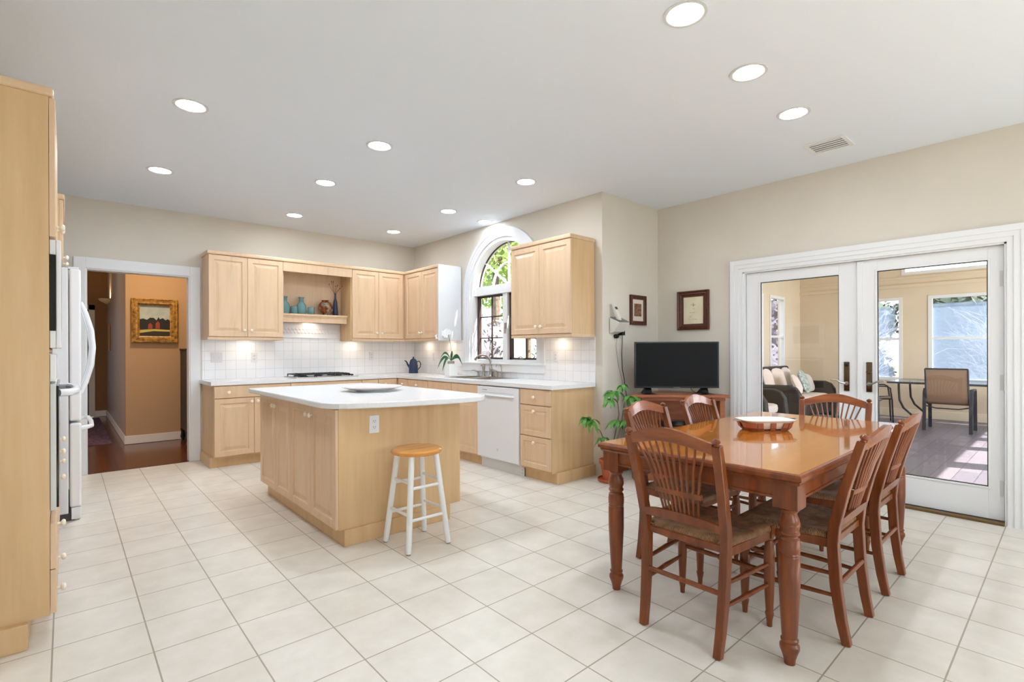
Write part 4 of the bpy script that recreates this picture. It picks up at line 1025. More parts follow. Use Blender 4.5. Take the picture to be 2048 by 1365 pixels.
MB().lathe(sc([(.026,0),(.032,.01),(.030,.05),(.026,.10),(.022,.16),(.012,.20),(.009,.24),(.012,.255),(.010,.255),(.006,.24),(.004,.2)],1.15),(bx_,by_,nz),n=20).build('vase_body',mat('slate_blue_glaze',(46,56,82),.3),t,smooth=True)
mb=MB(); fl=MB(); random.seed(3)
for k in range(7):
    a=-.09+.028*k; h=.345+.06*random.random()+ (.05 if k<3 else 0)
    top=Vector((bx_+a,by_-.02+random.uniform(-.02,.02),nz+h)); mb.tube([(bx_,by_,nz+.28),Vector((bx_+a*.4,by_,nz+.33)),top],.0018,5)
    for q in range(6):
        d=Vector((random.uniform(-1,1),random.uniform(-1,1),random.uniform(-.5,1))).normalized()*random.uniform(.012,.022); fl.leaf(top,top+d,.010,(0,0,.002),3)
mb.build('stems',mat('dry_stem',(110,84,60),.8),t); fl.build('dried_flowers',mottled('dried_flower',(150,92,96),(120,70,60),40,.8),t,recalc=False)
# ================================================================== TELEVISION CORNER
dg=Vector((-1,-1,0)).normalized(); sd=Vector((1,-1,0)).normalized()      # facing, right-hand side
rz=math.atan2(dg.y,dg.x)+PI/2                                              # local -y faces the room
# local frame: x to the right (seen from the room), y to the corner
def tv_local(): return None
sc_=Vector((4.38,2.54,0))
RZ=R(-45)
t=thing('tv_stand','wooden corner television stand with open shelf above drawers','tv stand',(4.40,2.56,0),RZ)
# pentagonal plan, front edge at y=-0.13
def pent(f,w,b,bk): return [(-w,f),(w,f),(w,f+.10),(bk,b),(-bk,b),(-w,f+.10)]
MB().prism(pent(-.125,.455,.44,.06),2,.785,.812).build('top',M_stand,t,world=False,bevel=.006)
MB().prism(pent(-.095,.425,.40,.06),2,.755,.785).build('frieze',M_stand,t,world=False,bevel=.004)
c=MB().box(-.42,-.375,-.09,.0,.08,.755).box(.375,.42,-.09,.0,.08,.755).prism(pent(-.085,.42,.39,.06),2,.08,.46).prism([(-.375,0.0),(.375,0.0),(.10,.33),(-.10,.33)],2,.46,.755) if False else MB().box(-.42,-.375,-.09,.02,.08,.755).box(.375,.42,-.09,.02,.08,.755).prism(pent(-.085,.42,.39,.06),2,.08,.50).box(-.375,.375,.13,.14,.50,.755)
c.build('carcass',M_stand,t,world=False)
MB().prism(pent(-.10,.43,.40,.06),2,0,.08).build('plinth',M_stand,t,world=False,bevel=.004)
for a,b in ((-.37,-.002),(.002,.37)):
    d=MB().box(a,b,-.103,-.086,.10,.485).build('drawer_front',M_stand,t,world=False,bevel=.003)
    k=MB().lathe([(.006,0),(.006,.01),(.014,.02),(.001,.026)],((a+b)/2,-.103,.30),(0,-1,0),12); k.build('knob',M_mahog,d,world=False,smooth=True)
mb=MB().box(-.14,.29,-.02,.12,.501,.552); o=mb.build('media_player',M_black,None,bevel=.003,world=False); o.location=(4.40,2.56,0); o.rotation_euler=(0,0,RZ); tag(o,'black media box on the open shelf of the television stand','media player')
t=thing('television','black flat-screen television on the corner stand','television',(4.435,2.585,.812),RZ)
MB().box(-.402,.402,-.012,.018,.055,.505).build('bezel',M_tvb,t,world=False,bevel=.003)
MB().box(-.388,.388,-.014,-.0118,.072,.493).build('screen',M_tv,t,world=False)
MB().box(-.25,.25,.018,.05,.12,.42).build('back_housing',M_tvb,t,world=False,bevel=.01)
MB().box(-.03,.03,-.0145,-.012,.060,.064).build('logo_strip',mat('logo_grey',(120,120,124),.4),t,world=False)
for s in (-1,1):
    MB().hexa([(s*.27-.07,-.10,0),(s*.27+.07,-.10,0),(s*.27+.06,.08,0),(s*.27-.06,.08,0),(s*.27-.03,-.02,.012),(s*.27+.03,-.02,.012),(s*.27+.03,.02,.06),(s*.27-.03,.02,.06)]).build('foot',M_tvb,t,world=False)
MB().tube([(.13,.02,.075),(.15,.0,.03),(.20,.04,.004),(.28,.10,.004)],.003,6).build('power_cord',M_blackm,t,world=False,smooth=True)
# ================================================================== POTTED PLANT
px,py=3.845,2.93
t=thing('potted_plant','tall leggy green plant in a terracotta pot beside the television stand','plant',(px,py,0))
MB().lathe([(.085,0),(.118,.008),(.122,.030),(.116,.030),(.11,.014),(.08,.008)],(px,py,0),n=32).build('saucer',M_terra,t,smooth=True)
MB().lathe([(.066,.010),(.070,.012),(.092,.165),(.104,.166),(.108,.205),(.098,.206),(.094,.18),(.05,.178)],(px,py,0),n=32).build('pot',M_terra,t,smooth=True,auto=40)
MB().lathe([(.09,.178),(.09,.185),(.001,.190)],(px,py,0),n=20).build('soil',M_soil,t)
def at_px(u,v,dep):
    return Vector((0,0,HC))+fw*dep+r2*((u-1024)/FPX*dep)+u2*(-(v-CYP)/FPX*dep)
base=Vector((px,py,.18))
st=[([base,at_px(1208,880,4.70),at_px(1200,862,4.66),at_px(1183,848,4.62)],),([base,at_px(1228,880,4.72),at_px(1238,830,4.70),at_px(1234,790,4.68)],),([base+Vector((.02,0,0)),at_px(1242,850,4.62),at_px(1250,800,4.58),at_px(1262,795,4.58)],)]
for (pl,) in st: MB().tube(pl,[.006,.005,.0045,.004],7).build('stem',M_stem,t,smooth=True)
random.seed(11)
crown=[(1172,836,4.60,.8),(1245,772,4.62,.8),(1276,800,4.50,.8),(1220,800,4.60,.9),(1183,842,4.62,1.0),(1226,785,4.68,1.3),(1262,795,4.55,1.05),(1233,842,4.64,1.1),(1205,878,4.66,.9),(1250,845,4.60,.7)]
for (u,v,dp,sc) in crown:
    c=at_px(u,v,dp); f=MB()
    n=8
    for k in range(n):
        an=2*PI*k/n+random.uniform(-.3,.3); L=sc*random.uniform(.11,.16)
        tip=c+Vector((math.cos(an)*L*.75,math.sin(an)*L*.75*.8,-L*random.uniform(.25,.75)))
        f.leaf(c,tip,.042*sc,(0,0,.03*sc),6)
    f.build('leaf_cluster',M_leaf,t,recalc=False)
# ================================================================== WALL PHONE, PICTURES
M_phone=mat('phone_white',(214,212,204),.4); M_phg=mat('phone_grey',(120,116,110),.5)
t=thing('wall_phone','white cordless phone in a wall base beside the framed pictures','telephone',(4.10,YS,1.40))
MB().hexa([(4.03,YS-.005,1.40),(4.20,YS-.005,1.40),(4.20,YS-.06,1.42),(4.03,YS-.06,1.42),(4.03,YS-.005,1.56),(4.20,YS-.005,1.56),(4.20,YS-.13,1.505),(4.03,YS-.13,1.505)]).build('base_unit',M_phone,t,bevel=.006)
MB().hexa([(4.04,YS-.012,1.561),(4.19,YS-.012,1.561),(4.19,YS-.125,1.512),(4.04,YS-.125,1.512),(4.04,YS-.012,1.569),(4.19,YS-.012,1.569),(4.19,YS-.125,1.520),(4.04,YS-.125,1.520)]).build('face_panel',M_phg,t)
h=MB().bar([(4.085,YS-.085,1.530),(4.065,YS-.055,1.63),(4.05,YS-.035,1.70)],[(.048,.028),(.046,.024),(.044,.022)],(1,0,0)).build('handset',M_phone,t,bevel=.005)
MB().bar([(4.0665,YS-.070,1.640),(4.060,YS-.062,1.665)],(.030,.004),(1,0,0)).build('display',mat('lcd',(60,66,58),.3),h)
t=thing('power_adapter','two small black plug adapters under the wall phone','adapter',(4.15,YS,1.42))
MB().box(4.165,4.215,YS-.06,YS-.004,1.385,1.45).build('adapter_body',M_blackm,t,bevel=.003)
MB().lathe([(.02,0),(.022,.03),(.012,.045)],(4.12,YS-.002,1.375),(0,-1,0),12).build('plug',M_blackm,t,smooth=True)
o=MB().tube([(4.205,YS-.03,1.47),(4.225,YS-.02,1.42),(4.222,YS-.012,1.2),(4.23,YS-.012,1.05),(4.26,YS-.012,.95),(4.275,YS-.02,.83),(4.285,YS-.03,.70)],.0035,6).build('phone_cord',M_blackm,None,smooth=True); tag(o,'black cord hanging down the wall from the phone','cord')
o=MB().tube([(4.12,YS-.03,1.36),(4.13,YS-.008,1.28),(4.17,YS-.006,1.1),(4.22,YS-.006,.96),(4.25,YS-.006,.86)],.0016,5).build('phone_cord',M_phg,None,smooth=True); tag(o,'thin grey cord slanting down the wall below the phone','cord')
def picture(name,label,F,s0,s1,z0,z1,fw_,m_frame,steps,fill):
    t=thing(name,label,'picture',tuple(F((s0+s1)/2,(z0+z1)/2,0)))
    rs=[]
    for ins,d in steps:
        rs.append([F(s0+ins,z0+ins,d),F(s1-ins,z0+ins,d),F(s1-ins,z1-ins,d),F(s0+ins,z1-ins,d)])
    MB().rings(rs,loop=True,cap=False).build('frame',m_frame,t)
    fill(t,F,s0+fw_,s1-fw_,z0+fw_,z1-fw_)
    return t
def quad(mb,F,a,b,c,d,e,th=.0012): mb.hexa([F(a,c,e),F(b,c,e),F(b,c,e+th),F(a,c,e+th),F(a,d,e),F(b,d,e),F(b,d,e+th),F(a,d,e+th)])
def poly(mb,F,pts,e,th=.0008): mb.rings([[F(x,z,e) for x,z in pts],[F(x,z,e+th) for x,z in pts]])
Ffr=frame_fn((XF,0,0),(0,-1,0),(-1,0,0))   # s=-y
def fillA(t,F,a,b,c,d):
    mb=MB(); quad(mb,F,a-.005,b+.005,c-.005,d+.005,.004); pg=mb.build('page',M_paper,t)
    mb=MB(); random.seed(5); W_=b-a; H_=d-c
    for (cx_,cz_,w_) in ((.5,.70,.22),(.58,.70,.12),(.5,.54,.10),(.45,.42,.26),(.38,.30,.07),(.55,.16,.22),(.3,.16,.05),(.36,.24,.08)):
        x=a+W_*cx_-W_*w_/2
        while x<a+W_*(cx_+w_/2):
            z=c+H_*cz_+random.uniform(-.004,.004); quad(mb,F,x,x+random.uniform(.003,.007),z-.0015,z+random.uniform(.001,.004),.0054,.0004); x+=.009
    quad(mb,F,a+W_*.49,a+W_*.51,c+H_*.63,c+H_*.77,.0054,.0004)
    mb.build('calligraphy',mat('ink_grey',(96,92,92),.8),pg)
picture('framed_picture','wide dark wood frame around a cream calligraphy page, right of the wall corner',Ffr,-2.833,-2.486,1.447,1.853,.062,M_mahog,[(0,0),(0,.030),(.012,.034),(.022,.024),(.034,.026),(.045,.018),(.060,.016),(.063,.004),(.063,0)],fillA)
Fst=frame_fn((0,YS,0),(1,0,0),(0,-1,0))
def fillB(t,F,a,b,c,d):
    mb=MB(); quad(mb,F,a-.005,b+.005,c-.005,d+.005,.004); m=mb.build('mat_board',mat('mat_board',(226,214,200),.9),t)
    mb=MB(); quad(mb,F,a+.035,b-.035,c+.05,d-.045,.0054); mb.build('print',mottled('dense_print',(150,120,90),(110,60,50),60,.9),m)
picture('framed_picture','small dark frame with a patterned print on the narrow wall by the phone',Fst,4.372,4.655,1.500,1.812,.042,M_mahog,[(0,0),(0,.022),(.01,.025),(.034,.02),(.042,.012),(.042,0)],fillB)
# ================================================================== CEILING
M_glow=mat('lamp_glow',(255,255,255),.5,emit=(255,255,255),estr=6)
def downlight(x,y,label,e):
    t=thing('recessed_downlight',label,'ceiling light',(x,y,CZ),group='recessed lights in the kitchen ceiling')
    MB().lathe([(.098,0),(.098,-.004),(.085,-.006),(.078,-.003),(.076,0)],(0,0,0),n=40).build('trim_ring',M_white if False else mat('light_trim',(214,215,218),.5),t,world=False,smooth=True)
    MB().lathe([(.076,-.0015),(.001,-.0015),(.001,-.0005),(.076,-.0005)],(0,0,0),n=40).build('lens',M_glow,t,world=False)
    l=area('downlight_lamp',(0,0,-.012),.15,e,(0,0,-1),(.76,.88,1),'DISK'); l.parent=t
    return t
DL=[(2.139,1.197,'recessed ceiling light nearest to the camera, at the top edge'),(2.856,1.216,'recessed ceiling light, middle of the three over the dining table'),(3.574,1.232,'recessed ceiling light closest to the ceiling vent'),
(.595,3.71,'recessed ceiling light over the left aisle, the nearer of the two there'),(.609,5.209,'recessed ceiling light over the left aisle, near the hall doorway'),
(1.779,3.50,'recessed ceiling light over the front half of the island'),(1.796,4.60,'recessed ceiling light over the back half of the island'),(3.171,3.364,'recessed ceiling light in front of the lone right wall cabinet'),
(1.96,5.935,'recessed ceiling light in front of the display niche'),(3.192,4.646,'recessed ceiling light in front of the sink, left of the tiny one'),(3.784,4.737,'recessed ceiling light right above the arched window'),(3.202,5.918,'recessed ceiling light nearest to the corner of the wall cabinets')]
for x,y,l in DL: downlight(x,y,l,DL_E*(.6 if y<1.3 else .2 if x>3.7 else .34 if y>5.6 else .45 if x>3.1 else .58 if y>4.5 else 1.05))
t=thing('ceiling_vent','white rectangular ceiling air vent with dark slats','vent',(4.33,1.245,CZ))
vx0,vx1,vy0,vy1=4.19,4.46,1.11,1.385
fr=MB(); b=.028
fr.box(vx0,vx1,vy0,vy0+b,CZ-.006,CZ).box(vx0,vx1,vy1-b,vy1,CZ-.006,CZ).box(vx0,vx0+b,vy0+b,vy1-b,CZ-.006,CZ).box(vx1-b,vx1,vy0+b,vy1-b,CZ-.006,CZ)
fr.build('frame',M_white,t,bevel=.002)
MB().box(vx0+b,vx1-b,vy0+b,vy1-b,CZ-.001,CZ).build('duct_opening',mat('duct_dark',(70,58,48),.8),t)  # dark plate on the ceiling, painted as the shade behind the slats
sl=M_whiter
for k in range(5):
    x=vx0+b+.004+k*.042
    MB().box(x,x+.024,vy0+b,vy1-b,CZ-.007,CZ-.004).build('slat',sl,t)
# ================================================================== HALL THINGS
Fh=frame_fn((0,HY,0),(1,0,0),(0,-1,0))
def fillP(t,F,a,b,c,d):
    mb=MB(); quad(mb,F,a-.005,b+.005,c-.005,d+.005,.006); cv=mb.build('canvas',mottled('painted_sky',(186,188,178),(150,160,158),6,.5),t)
    W_=b-a; H_=d-c
    X=lambda k:a+W_*k
    Z=lambda k:c+H_*k
    mb=MB(); poly(mb,F,[(X(0),Z(0)),(X(1),Z(0)),(X(1),Z(.26)),(X(0),Z(.26))],.0073); mb.build('dark_field',mat('paint_dark_green',(46,38,20),.5),cv)
    mb=MB(); poly(mb,F,[(X(0),Z(.10)),(X(.45),Z(.17)),(X(1),Z(.16)),(X(1),Z(.215)),(X(.5),Z(.235)),(X(0),Z(.20))],.0082); mb.build('light_path',mat('paint_ochre',(196,172,90),.5),cv)
    mb=MB(); random.seed(4)
    poly(mb,F,[(X(0),Z(.24)),(X(1),Z(.24)),(X(1),Z(.52)),(X(.93),Z(.57)),(X(.85),Z(.53)),(X(.76),Z(.60)),(X(.66),Z(.56)),(X(.62),Z(.63)),(X(.55),Z(.52)),(X(.46),Z(.60)),(X(.34),Z(.60)),(X(.24),Z(.53)),(X(.12),Z(.57)),(X(0),Z(.54))],.0082)
    mb.build('tree_line',mat('paint_black_green',(30,26,20),.5),cv)
    mb=MB()
    poly(mb,F,[(X(.28),Z(.24)),(X(.42),Z(.24)),(X(.42),Z(.37)),(X(.35),Z(.43)),(X(.28),Z(.38))],.0091); poly(mb,F,[(X(.52),Z(.25)),(X(.66),Z(.25)),(X(.66),Z(.42)),(X(.60),Z(.50)),(X(.52),Z(.42))],.0091)
    mb.build('red_barns',mat('paint_red',(150,62,34),.5),cv)
t=picture('framed_painting','gilt-framed landscape painting on the brown hall wall',Fh,.66,1.18,1.357,1.955,.088,M_gold,[(0,0),(0,.045),(.012,.055),(.03,.040),(.045,.050),(.066,.052),(.078,.030),(.090,.024),(.090,0)],fillP)
# carved ornament on the frame
mb=MB()
for k in range(22):
    for (a,b) in ((.66+.03+(.52-.06)*k/21,1.357+.03),(.66+.03+(.52-.06)*k/21,1.955-.03)): mb.sphere(tuple(Fh(a,b,.046)),.011,7,5,(1.2,.6,.8))
    for (a,b) in ((.69,1.387+.54*k/21),(1.15,1.387+.54*k/21)): mb.sphere(tuple(Fh(a,b,.046)),.011,7,5,(.8,.6,1.2))
mb.build('carving',M_gold,t,smooth=True)
t=thing('tall_chest','narrow dark distressed chest against the hall wall, seen past the door casing','chest',(1.40,8.12,0))
M_dk=mottled('distressed_black',(34,28,26),(54,46,42),24,.5,.3)
MB().box(1.21,1.75,7.92,8.39,.16,1.25).build('body',M_dk,t,bevel=.004)
MB().box(1.20,1.76,7.905,8.392,1.25,1.275).build('top',M_blackm,t,bevel=.004)
for x in (1.235,1.725):
    for y in (7.945,8.365): MB().lathe([(.015,0),(.03,.04),(.022,.10),(.03,.16)],(x,y,0),n=12).build('leg',M_blackm,t,smooth=True)
for k in range(4): MB().box(1.23,1.73,7.908,7.92,.18+k*.265,.43+k*.265).build('drawer_front',M_dk,t)
o=MB().box(-.30,.47,8.62,12.1,-.003,.008).build('runner_rug',mottled('rug_weave',(70,50,66),(110,74,84),30,.95,.4,stretch=(1,.3,1)),None); tag(o,'dark purple patterned runner rug on the hall floor','rug')
M_sc=mat('sconce_shade',(250,214,150),.5,emit=(255,205,130),estr=6)
t=thing('wall_sconce','lit half-bowl wall sconce at the end of the hall corridor','sconce',(.60,11.4,2.1))
MB().lathe([(.01,0),(.10,.05),(.12,.09),(.115,.09),(.09,.05),(.001,.01)],(.55,11.4,2.08),n=20).build('bowl',mat('sconce_bowl',(226,196,150),.5),t,smooth=True)
MB().lathe([(.11,0),(.001,.002)],(.55,11.4,2.16),n=20).build('glowing_top',M_sc,t)
l=area('sconce_lamp',(.55-.60,0,.09),.16,4,(0,0,1),(1,.74,.42),'DISK'); l.parent=t
for (x,y,e) in ((.9,7.5,26),(-.3,9.4,6)):
    t=thing('hall_downlight','hall ceiling light hidden above the doorway, lighting the brown wall' if y<8 else 'hall ceiling light over the corridor','ceiling light',(x,y,HZ))
    MB().lathe([(.09,0),(.09,-.004),(.001,-.004)],(0,0,0),n=24).build('lens',M_glow,t,world=False)
    l=area('hall_lamp',(0,0,-.012),.16,e,(0,0,-1),(1,.78,.52),'DISK'); l.parent=t
o=tag(MB().lathe([(.015,0),(.015,.45),(.001,.46)],(.565,11.0,1.25),n=10).build('wall_ornament',mat('brass',(150,110,60),.35,metal=.8),None,smooth=True),'slim brass ornament hanging on the corridor wall under the sconce','ornament')
# ================================================================== SUNROOM FURNITURE
def softbox(x0,x1,y0,y1,z0,z1,e=4.0,n=14,m=8):
    c=Vector(((x0+x1)/2,(y0+y1)/2,(z0+z1)/2)); h=Vector(((x1-x0)/2,(y1-y0)/2,(z1-z0)/2)); rs=[]
    def p(v,k): return math.copysign(abs(v)**(2/k),v)
    for i in range(m+1):
        t_=-PI/2+PI*i/m; ct,st_=max(math.cos(t_),1e-3),math.sin(t_); r=[]
        for j in range(4*n//2):
            a=2*PI*j/(4*n//2); r.append((c.x+h.x*p(ct,e)*p(math.cos(a),e),c.y+h.y*p(ct,e)*p(math.sin(a),e),c.z+h.z*p(st_,e)))
        rs.append(r)
    mb=MB(); mb.rings(rs); return mb
def sofa(name,label,cat,x0,x1,yb,yf):
    """wicker seat, back along +y side"""
    t=thing(name,label,cat,((x0+x1)/2,(yb+yf)/2,0))
    MB().box(x0+.04,x1-.04,yf+.06,yb-.06,.14,.34).build('base',M_wick,t,bevel=.02)
    MB().hexa([(x0+.08,yb-.20,.30),(x1-.08,yb-.20,.30),(x1-.08,yb-.06,.30),(x0+.08,yb-.06,.30),(x0+.08,yb-.10,.93),(x1-.08,yb-.10,.93),(x1-.08,yb-.01,.93),(x0+.08,yb-.01,.93)]).build('backrest',M_wick,t,bevel=.03)
    for a,b in ((x0,x0+.13),(x1-.13,x1)):
        pts=[(yf+.02,.06),(yf+.0,.35),(yf+.02,.54),(yf+.08,.63),(yf+.18,.67),(yb-.2,.66),(yb-.04,.80),(yb-.04,.06)]
        MB().prism(pts,0,a,b).build('arm',M_wick,t,bevel=.03)
    return t
t=sofa('wicker_sofa','dark wicker sofa with pale cushions along the left wall of the sunroom','sofa',8.50,10.30,3.72,2.84)
o=softbox(8.64,9.395,2.90,3.50,.34,.47,5).build('seat_cushion',M_cush,None,smooth=True); tag(o,'pale seat cushion on the near half of the wicker sofa','cushion')
o=softbox(9.405,10.16,2.90,3.50,.34,.47,5).build('seat_cushion',M_cush,None,smooth=True); tag(o,'pale seat cushion on the far half of the wicker sofa','cushion')
def pillow(x,y,z,s,tilt,yaw,m,label,nm='throw_pillow'):
    mb=softbox(-s/2,s/2,-.06,.06,-s/2,s/2,3.0,12,8)
    # pinch to pillow: thin at the edges
    for v in mb.b.verts:
        k=max(abs(v.co.x),abs(v.co.z))/(s/2); v.co.y*=max(.15,1-k**3*.85)
    o=mb.build(nm,m,None,smooth=True,auto=80); o.location=(x,y,z); o.rotation_euler=(R(tilt),0,R(yaw)); return tag(o,label,'pillow','pillows on the wicker sofa')
pillow(8.83,3.44,.70,.44,-14,4,M_pillow,'pale square back pillow at the near end of the wicker sofa')
pillow(9.28,3.44,.70,.44,-16,-6,M_pillow,'pale square back pillow, second from the near end of the wicker sofa')
pillow(9.10,3.10,.66,.34,-24,10,M_pillow,'small pale pillow leaning in front on the wicker sofa')
pillow(9.62,3.16,.68,.42,-20,8,M_pillg,'grey-green patterned pillow in the middle of the wicker sofa')
pillow(9.70,3.48,.72,.40,-8,0,M_cush,'grey pillow behind the patterned one on the wicker sofa')
pillow(10.0,3.22,.64,.33,-20,-8,M_cush,'plain light pillow at the far end of the wicker sofa')
t=sofa('wicker_armchair','dark wicker armchair just inside the left glass door','armchair',6.90,7.70,3.55,2.72)
o=softbox(7.04,7.56,2.78,3.36,.34,.48,5).build('seat_cushion',M_cush,None,smooth=True); tag(o,'pale seat cushion on the wicker armchair nearest the glass door','cushion')
t=thing('coffee_table','low dark coffee table in front of the wicker sofa','coffee table',(9.4,2.35,0))
MB().box(9.0,9.9,2.1,2.6,.40,.43).build('tabletop',mat('blue_glass_top',(70,92,108),.15),t,bevel=.004)
for x in (9.05,9.85):
    for y in (2.15,2.55): MB().box(x-.02,x+.02,y-.02,y+.02,0,.40).build('leg',M_wick,t)
MB().box(9.05,9.85,2.15,2.55,.15,.17).build('lower_shelf',M_wick,t)
# patio table
t=thing('patio_table','glass-topped patio dining table with curved metal legs in the sunroom','patio table',(10.35,1.15,0))
ptx0,ptx1,pty0,pty1=9.85,10.95,.25,2.02
M_pglass=mat('table_glass',(120,150,160),.08,alpha=.55)
MB().box(ptx0,ptx1,pty0,pty1,.715,.723).build('glass_top',M_pglass,t)
MB().tube([(ptx0,pty0,.708),(ptx1,pty0,.708),(ptx1,pty1,.708),(ptx0,pty1,.708)],.016,8,loop=True).build('rim',M_patio,t,smooth=True)
for sx_ in (0,1):
    for sy_ in (0,1):
        x=ptx0+.14 if sx_==0 else ptx1-.14; y=pty0+.12 if sy_==0 else pty1-.12
        dy=-1 if sy_ else 1
        MB().tube([(x,y,.70),(x,y,.60),(x,y+dy*.01,.42),(x,y+dy*.06,.30),(x,y+dy*.16,.20),(x,y+dy*.20,.14),(x,y+dy*.10,.06),(x,y+dy*.0,.0)],.016,8).build('leg',M_patio,t,smooth=True)
def patio_chair(name,label,loc,rz):
    """local: sitter faces +y"""
    t=thing(name,label,'patio chair',loc,rz,group='sling patio chairs')
    w=.255
    for s in (-1,1):
        MB().bar([(s*(w+.01),-.24,0),(s*(w+.01),-.225,.30),(s*(w+.01),-.20,.58),(s*(w+.01),-.14,.625),(s*(w+.01),.15,.625),(s*(w+.01),.20,.60),(s*(w+.01),.225,.40),(s*(w+.01),.24,0)],(.045,.022)).build('arm_and_leg',M_patio,t,world=False,bevel=.004)
        MB().tube([(s*w*.95,.22,.42),(s*w*.95,-.10,.40),(s*w*.95,-.19,.44),(s*w*.95,-.24,.60),(s*w*.95,-.30,.94)],.012,8).build('side_rail',M_patio,t,world=False,smooth=True)
    MB().tube([(-w*.95,-.30,.94),(w*.95,-.30,.94)],.012,8).build('top_rail',M_patio,t,world=False,smooth=True)
    MB().tube([(-w,-.20,.375),(-w*.5,-.20,.345),(w*.5,-.20,.345),(w,-.20,.375)],.009,8).build('cross_bar',M_patio,t,world=False,smooth=True)
    mb=MB(); prof_=[(.22,.425),(.05,.405),(-.10,.402),(-.19,.445),(-.24,.60),(-.27,.78),(-.298,.935)]
    rs=[[(-w*.93,y,z),(w*.93,y,z),(w*.93,y-.004,z-.005),(-w*.93,y-.004,z-.005)] for y,z in prof_]
    mb.rings(rs); mb.build('sling',M_sling,t,world=False,smooth=True,auto=50)
    return t
pc=patio_chair('patio_chair','brown sling patio chair seen square from behind at the glass patio table',(10.62-.0,1.30,0),0)
pc.location=(10.02,1.285,0); pc.rotation_euler=(0,0,-PI/2)
c2=copy_tree(pc); c2.location=(10.32,2.30,0); c2.rotation_euler=(0,0,R(195)); c2['label']='grey sling patio chair turned sideways at the left end of the glass patio table'
c3=copy_tree(pc); c3.location=(10.35,.10,0); c3.rotation_euler=(0,0,R(-4)); c3['label']='sling patio chair at the far right end of the glass patio table'
# ================================================================== OUTDOORS
M_grass=mottled('winter_lawn',(120,124,84),(96,98,70),3,.95)
struct('ground',MB().box(-30,60,-30,60,-.5,-.42),M_grass)
def foliage(name,label,cat,c,r,nleaf,size,m,trunk=True,seed=1,core=False,mt=None):
    random.seed(seed)
    t=thing(name,label,cat,(c[0],c[1],-.42))
    f=MB(); C=Vector(c)
    blobs=[(C+Vector((random.uniform(-.6,.6)*r[0],random.uniform(-.6,.6)*r[1],random.uniform(-.6,.6)*r[2])),random.uniform(.35,.6)) for _ in range(14)]
    for i in range(nleaf):
        b,s=random.choice(blobs); d=Vector((random.gauss(0,1),random.gauss(0,1),random.gauss(0,1))).normalized()*random.uniform(.6,1)
        p=b+Vector((d.x*r[0]*s,d.y*r[1]*s,d.z*r[2]*s))
        a=Vector((random.uniform(-1,1),random.uniform(-1,1),random.uniform(-1,1))).normalized()*size*random.uniform(.6,1.3); q=a.cross(Vector((random.uniform(-1,1),random.uniform(-1,1),random.uniform(-1,1)))).normalized()*size*.45
        v=[f.b.verts.new(x) for x in (p-a*.5,p+q*.5,p+a*.5,p-q*.5)]; f.face(v)
    if core:
        for b,s in blobs: f.sphere(b,1,10,7,(r[0]*s*.82,r[1]*s*.82,r[2]*s*.82))  # solid blobs added inside the leaves to block light
    f.build('foliage',m,t,recalc=False)
    if trunk:
        tr=MB(); tr.tube([(c[0],c[1],-.42),(c[0]+.1,c[1],c[2]*.5),(c[0],c[1],c[2]+r[2]*.4)],[.16,.12,.05],8)
        for k in range(9):
            a=random.uniform(0,2*PI); z=c[2]-r[2]*.5+random.random()*r[2]; tr.tube([(c[0],c[1],z),(c[0]+math.cos(a)*r[0]*.4,c[1]+math.sin(a)*r[1]*.4,z+.4),(c[0]+math.cos(a)*r[0]*.75,c[1]+math.sin(a)*r[1]*.75,z+.7)],[.05,.03,.01],5)
        tr.build('trunk',mt or M_bark,t,smooth=True)
    return t
M_bark=mottled('bark',(112,98,86),(84,72,62),10,.9,.5)
def brush(name,label,c,r,n,m,seed=1,rad=.012,up_=.5):
    random.seed(seed); t=thing(name,label,'shrub',(c[0],c[1],-.42)); mb=MB()
    for i in range(n):
        b=Vector((c[0]+random.uniform(-.7,.7)*r[0],c[1]+random.uniform(-.7,.7)*r[1],-.42+random.random()*r[2]*.8)); p=[b]; d=Vector((random.uniform(-1,1),random.uniform(-1,1),random.uniform(.1,1.4)*up_*2)).normalized()
        for k in range(4):
            d=(d+Vector((random.uniform(-.5,.5),random.uniform(-.5,.5),random.uniform(-.35,.3)))).normalized(); p.append(p[-1]+d*r[2]*.12)
        mb.tube(p,[rad,rad*.8,rad*.6,rad*.45,rad*.3],4)
    mb.build('branches',m,t,recalc=False); return t
M_lg1=mottled('sunlit_leaves',(196,206,120),(120,160,76),2,.6); M_lg2=mottled('dark_evergreen',(52,70,56),(34,48,42),2,.7); M_lg3=mottled('grey_shrub_leaves',(150,146,154),(112,108,116),2.5,.8)
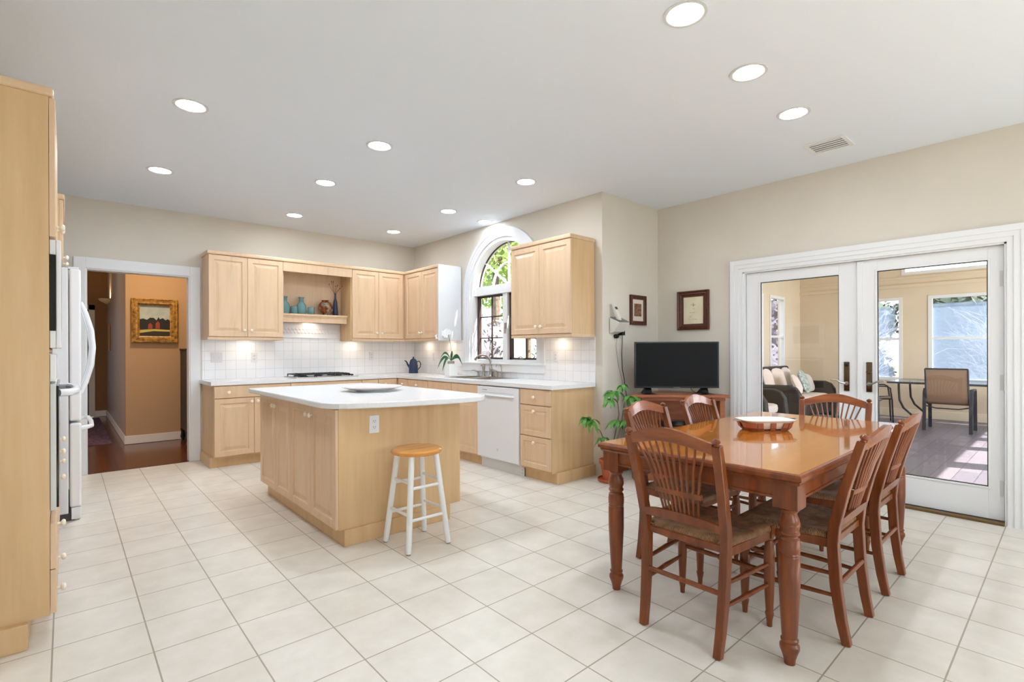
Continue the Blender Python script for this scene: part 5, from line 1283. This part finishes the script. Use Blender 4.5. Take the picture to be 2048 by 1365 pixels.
M_twig=mat('pale_twigs',(150,148,156),.8); M_twig2=mat('dark_twigs',(92,78,82),.8)
foliage('leafy_tree','yellow-green tree outside the arched kitchen window','tree',(9.6,11.6,4.6),(3.4,3.2,2.3),5200,.26,M_lg1,seed=2)
foliage('leafy_tree','tall green tree further behind outside the arched kitchen window','tree',(18.5,19.5,7.0),(4,4,4.4),4200,.36,mottled('green_leaves',(128,168,96),(84,124,64),2,.6),seed=5)
foliage('grey_shrub','pale grey shrub outside the lower left kitchen window pane','shrub',(6.3,8.6,.7),(1.1,1.1,1.5),9000,.12,M_lg3,trunk=False,seed=3,core=True)
foliage('grey_shrub','pale grey shrub outside the right kitchen window pane','shrub',(8.9,7.9,.8),(1.1,1.2,1.6),8000,.12,M_lg3,trunk=False,seed=4,core=True)
foliage('evergreen_tree','dark evergreen tree outside the big sunroom window','tree',(16.5,.9,1.2),(1.5,2.4,1.75),7000,.2,M_lg2,seed=6,core=True)
foliage('evergreen_tree','dark evergreen tree outside the narrow sunroom window','tree',(17.0,5.4,1.3),(1.6,2.2,1.8),6000,.2,M_lg2,seed=7,core=True)
foliage('evergreen_shrub','low dark evergreen shrub under the far sunroom windows','shrub',(15.6,3.6,.3),(.4,.9,.6),4200,.12,M_lg2,trunk=False,seed=8,core=True)
brush('bare_shrub','tangle of bare branches outside the narrow sunroom window',(13.9,3.5,0),(.5,.5,2.4),420,M_twig,9,.008)
brush('bare_shrub','tangle of bare branches outside the big sunroom window',(13.9,.9,0),(.5,.6,2.4),520,M_twig,10,.008)
foliage('purple_shrub','dusky purple-grey bush outside the left sunroom windows','shrub',(14.8,5.65,1.2),(1.7,1.3,2.0),6000,.15,mottled('purple_leaves',(96,94,112),(62,60,76),2,.8),trunk=False,seed=12,core=True)
tag(MB().box(12.60,12.70,4.6,4.7,-.42,3.4).build('porch_post',M_trim,None,bevel=.01),'white porch post outside the left sunroom window','post')
area('hall_daylight',(-1.55,9.6,1.3),.9,9,(1,-.15,0),(.72,.85,1),size_y=1.6)
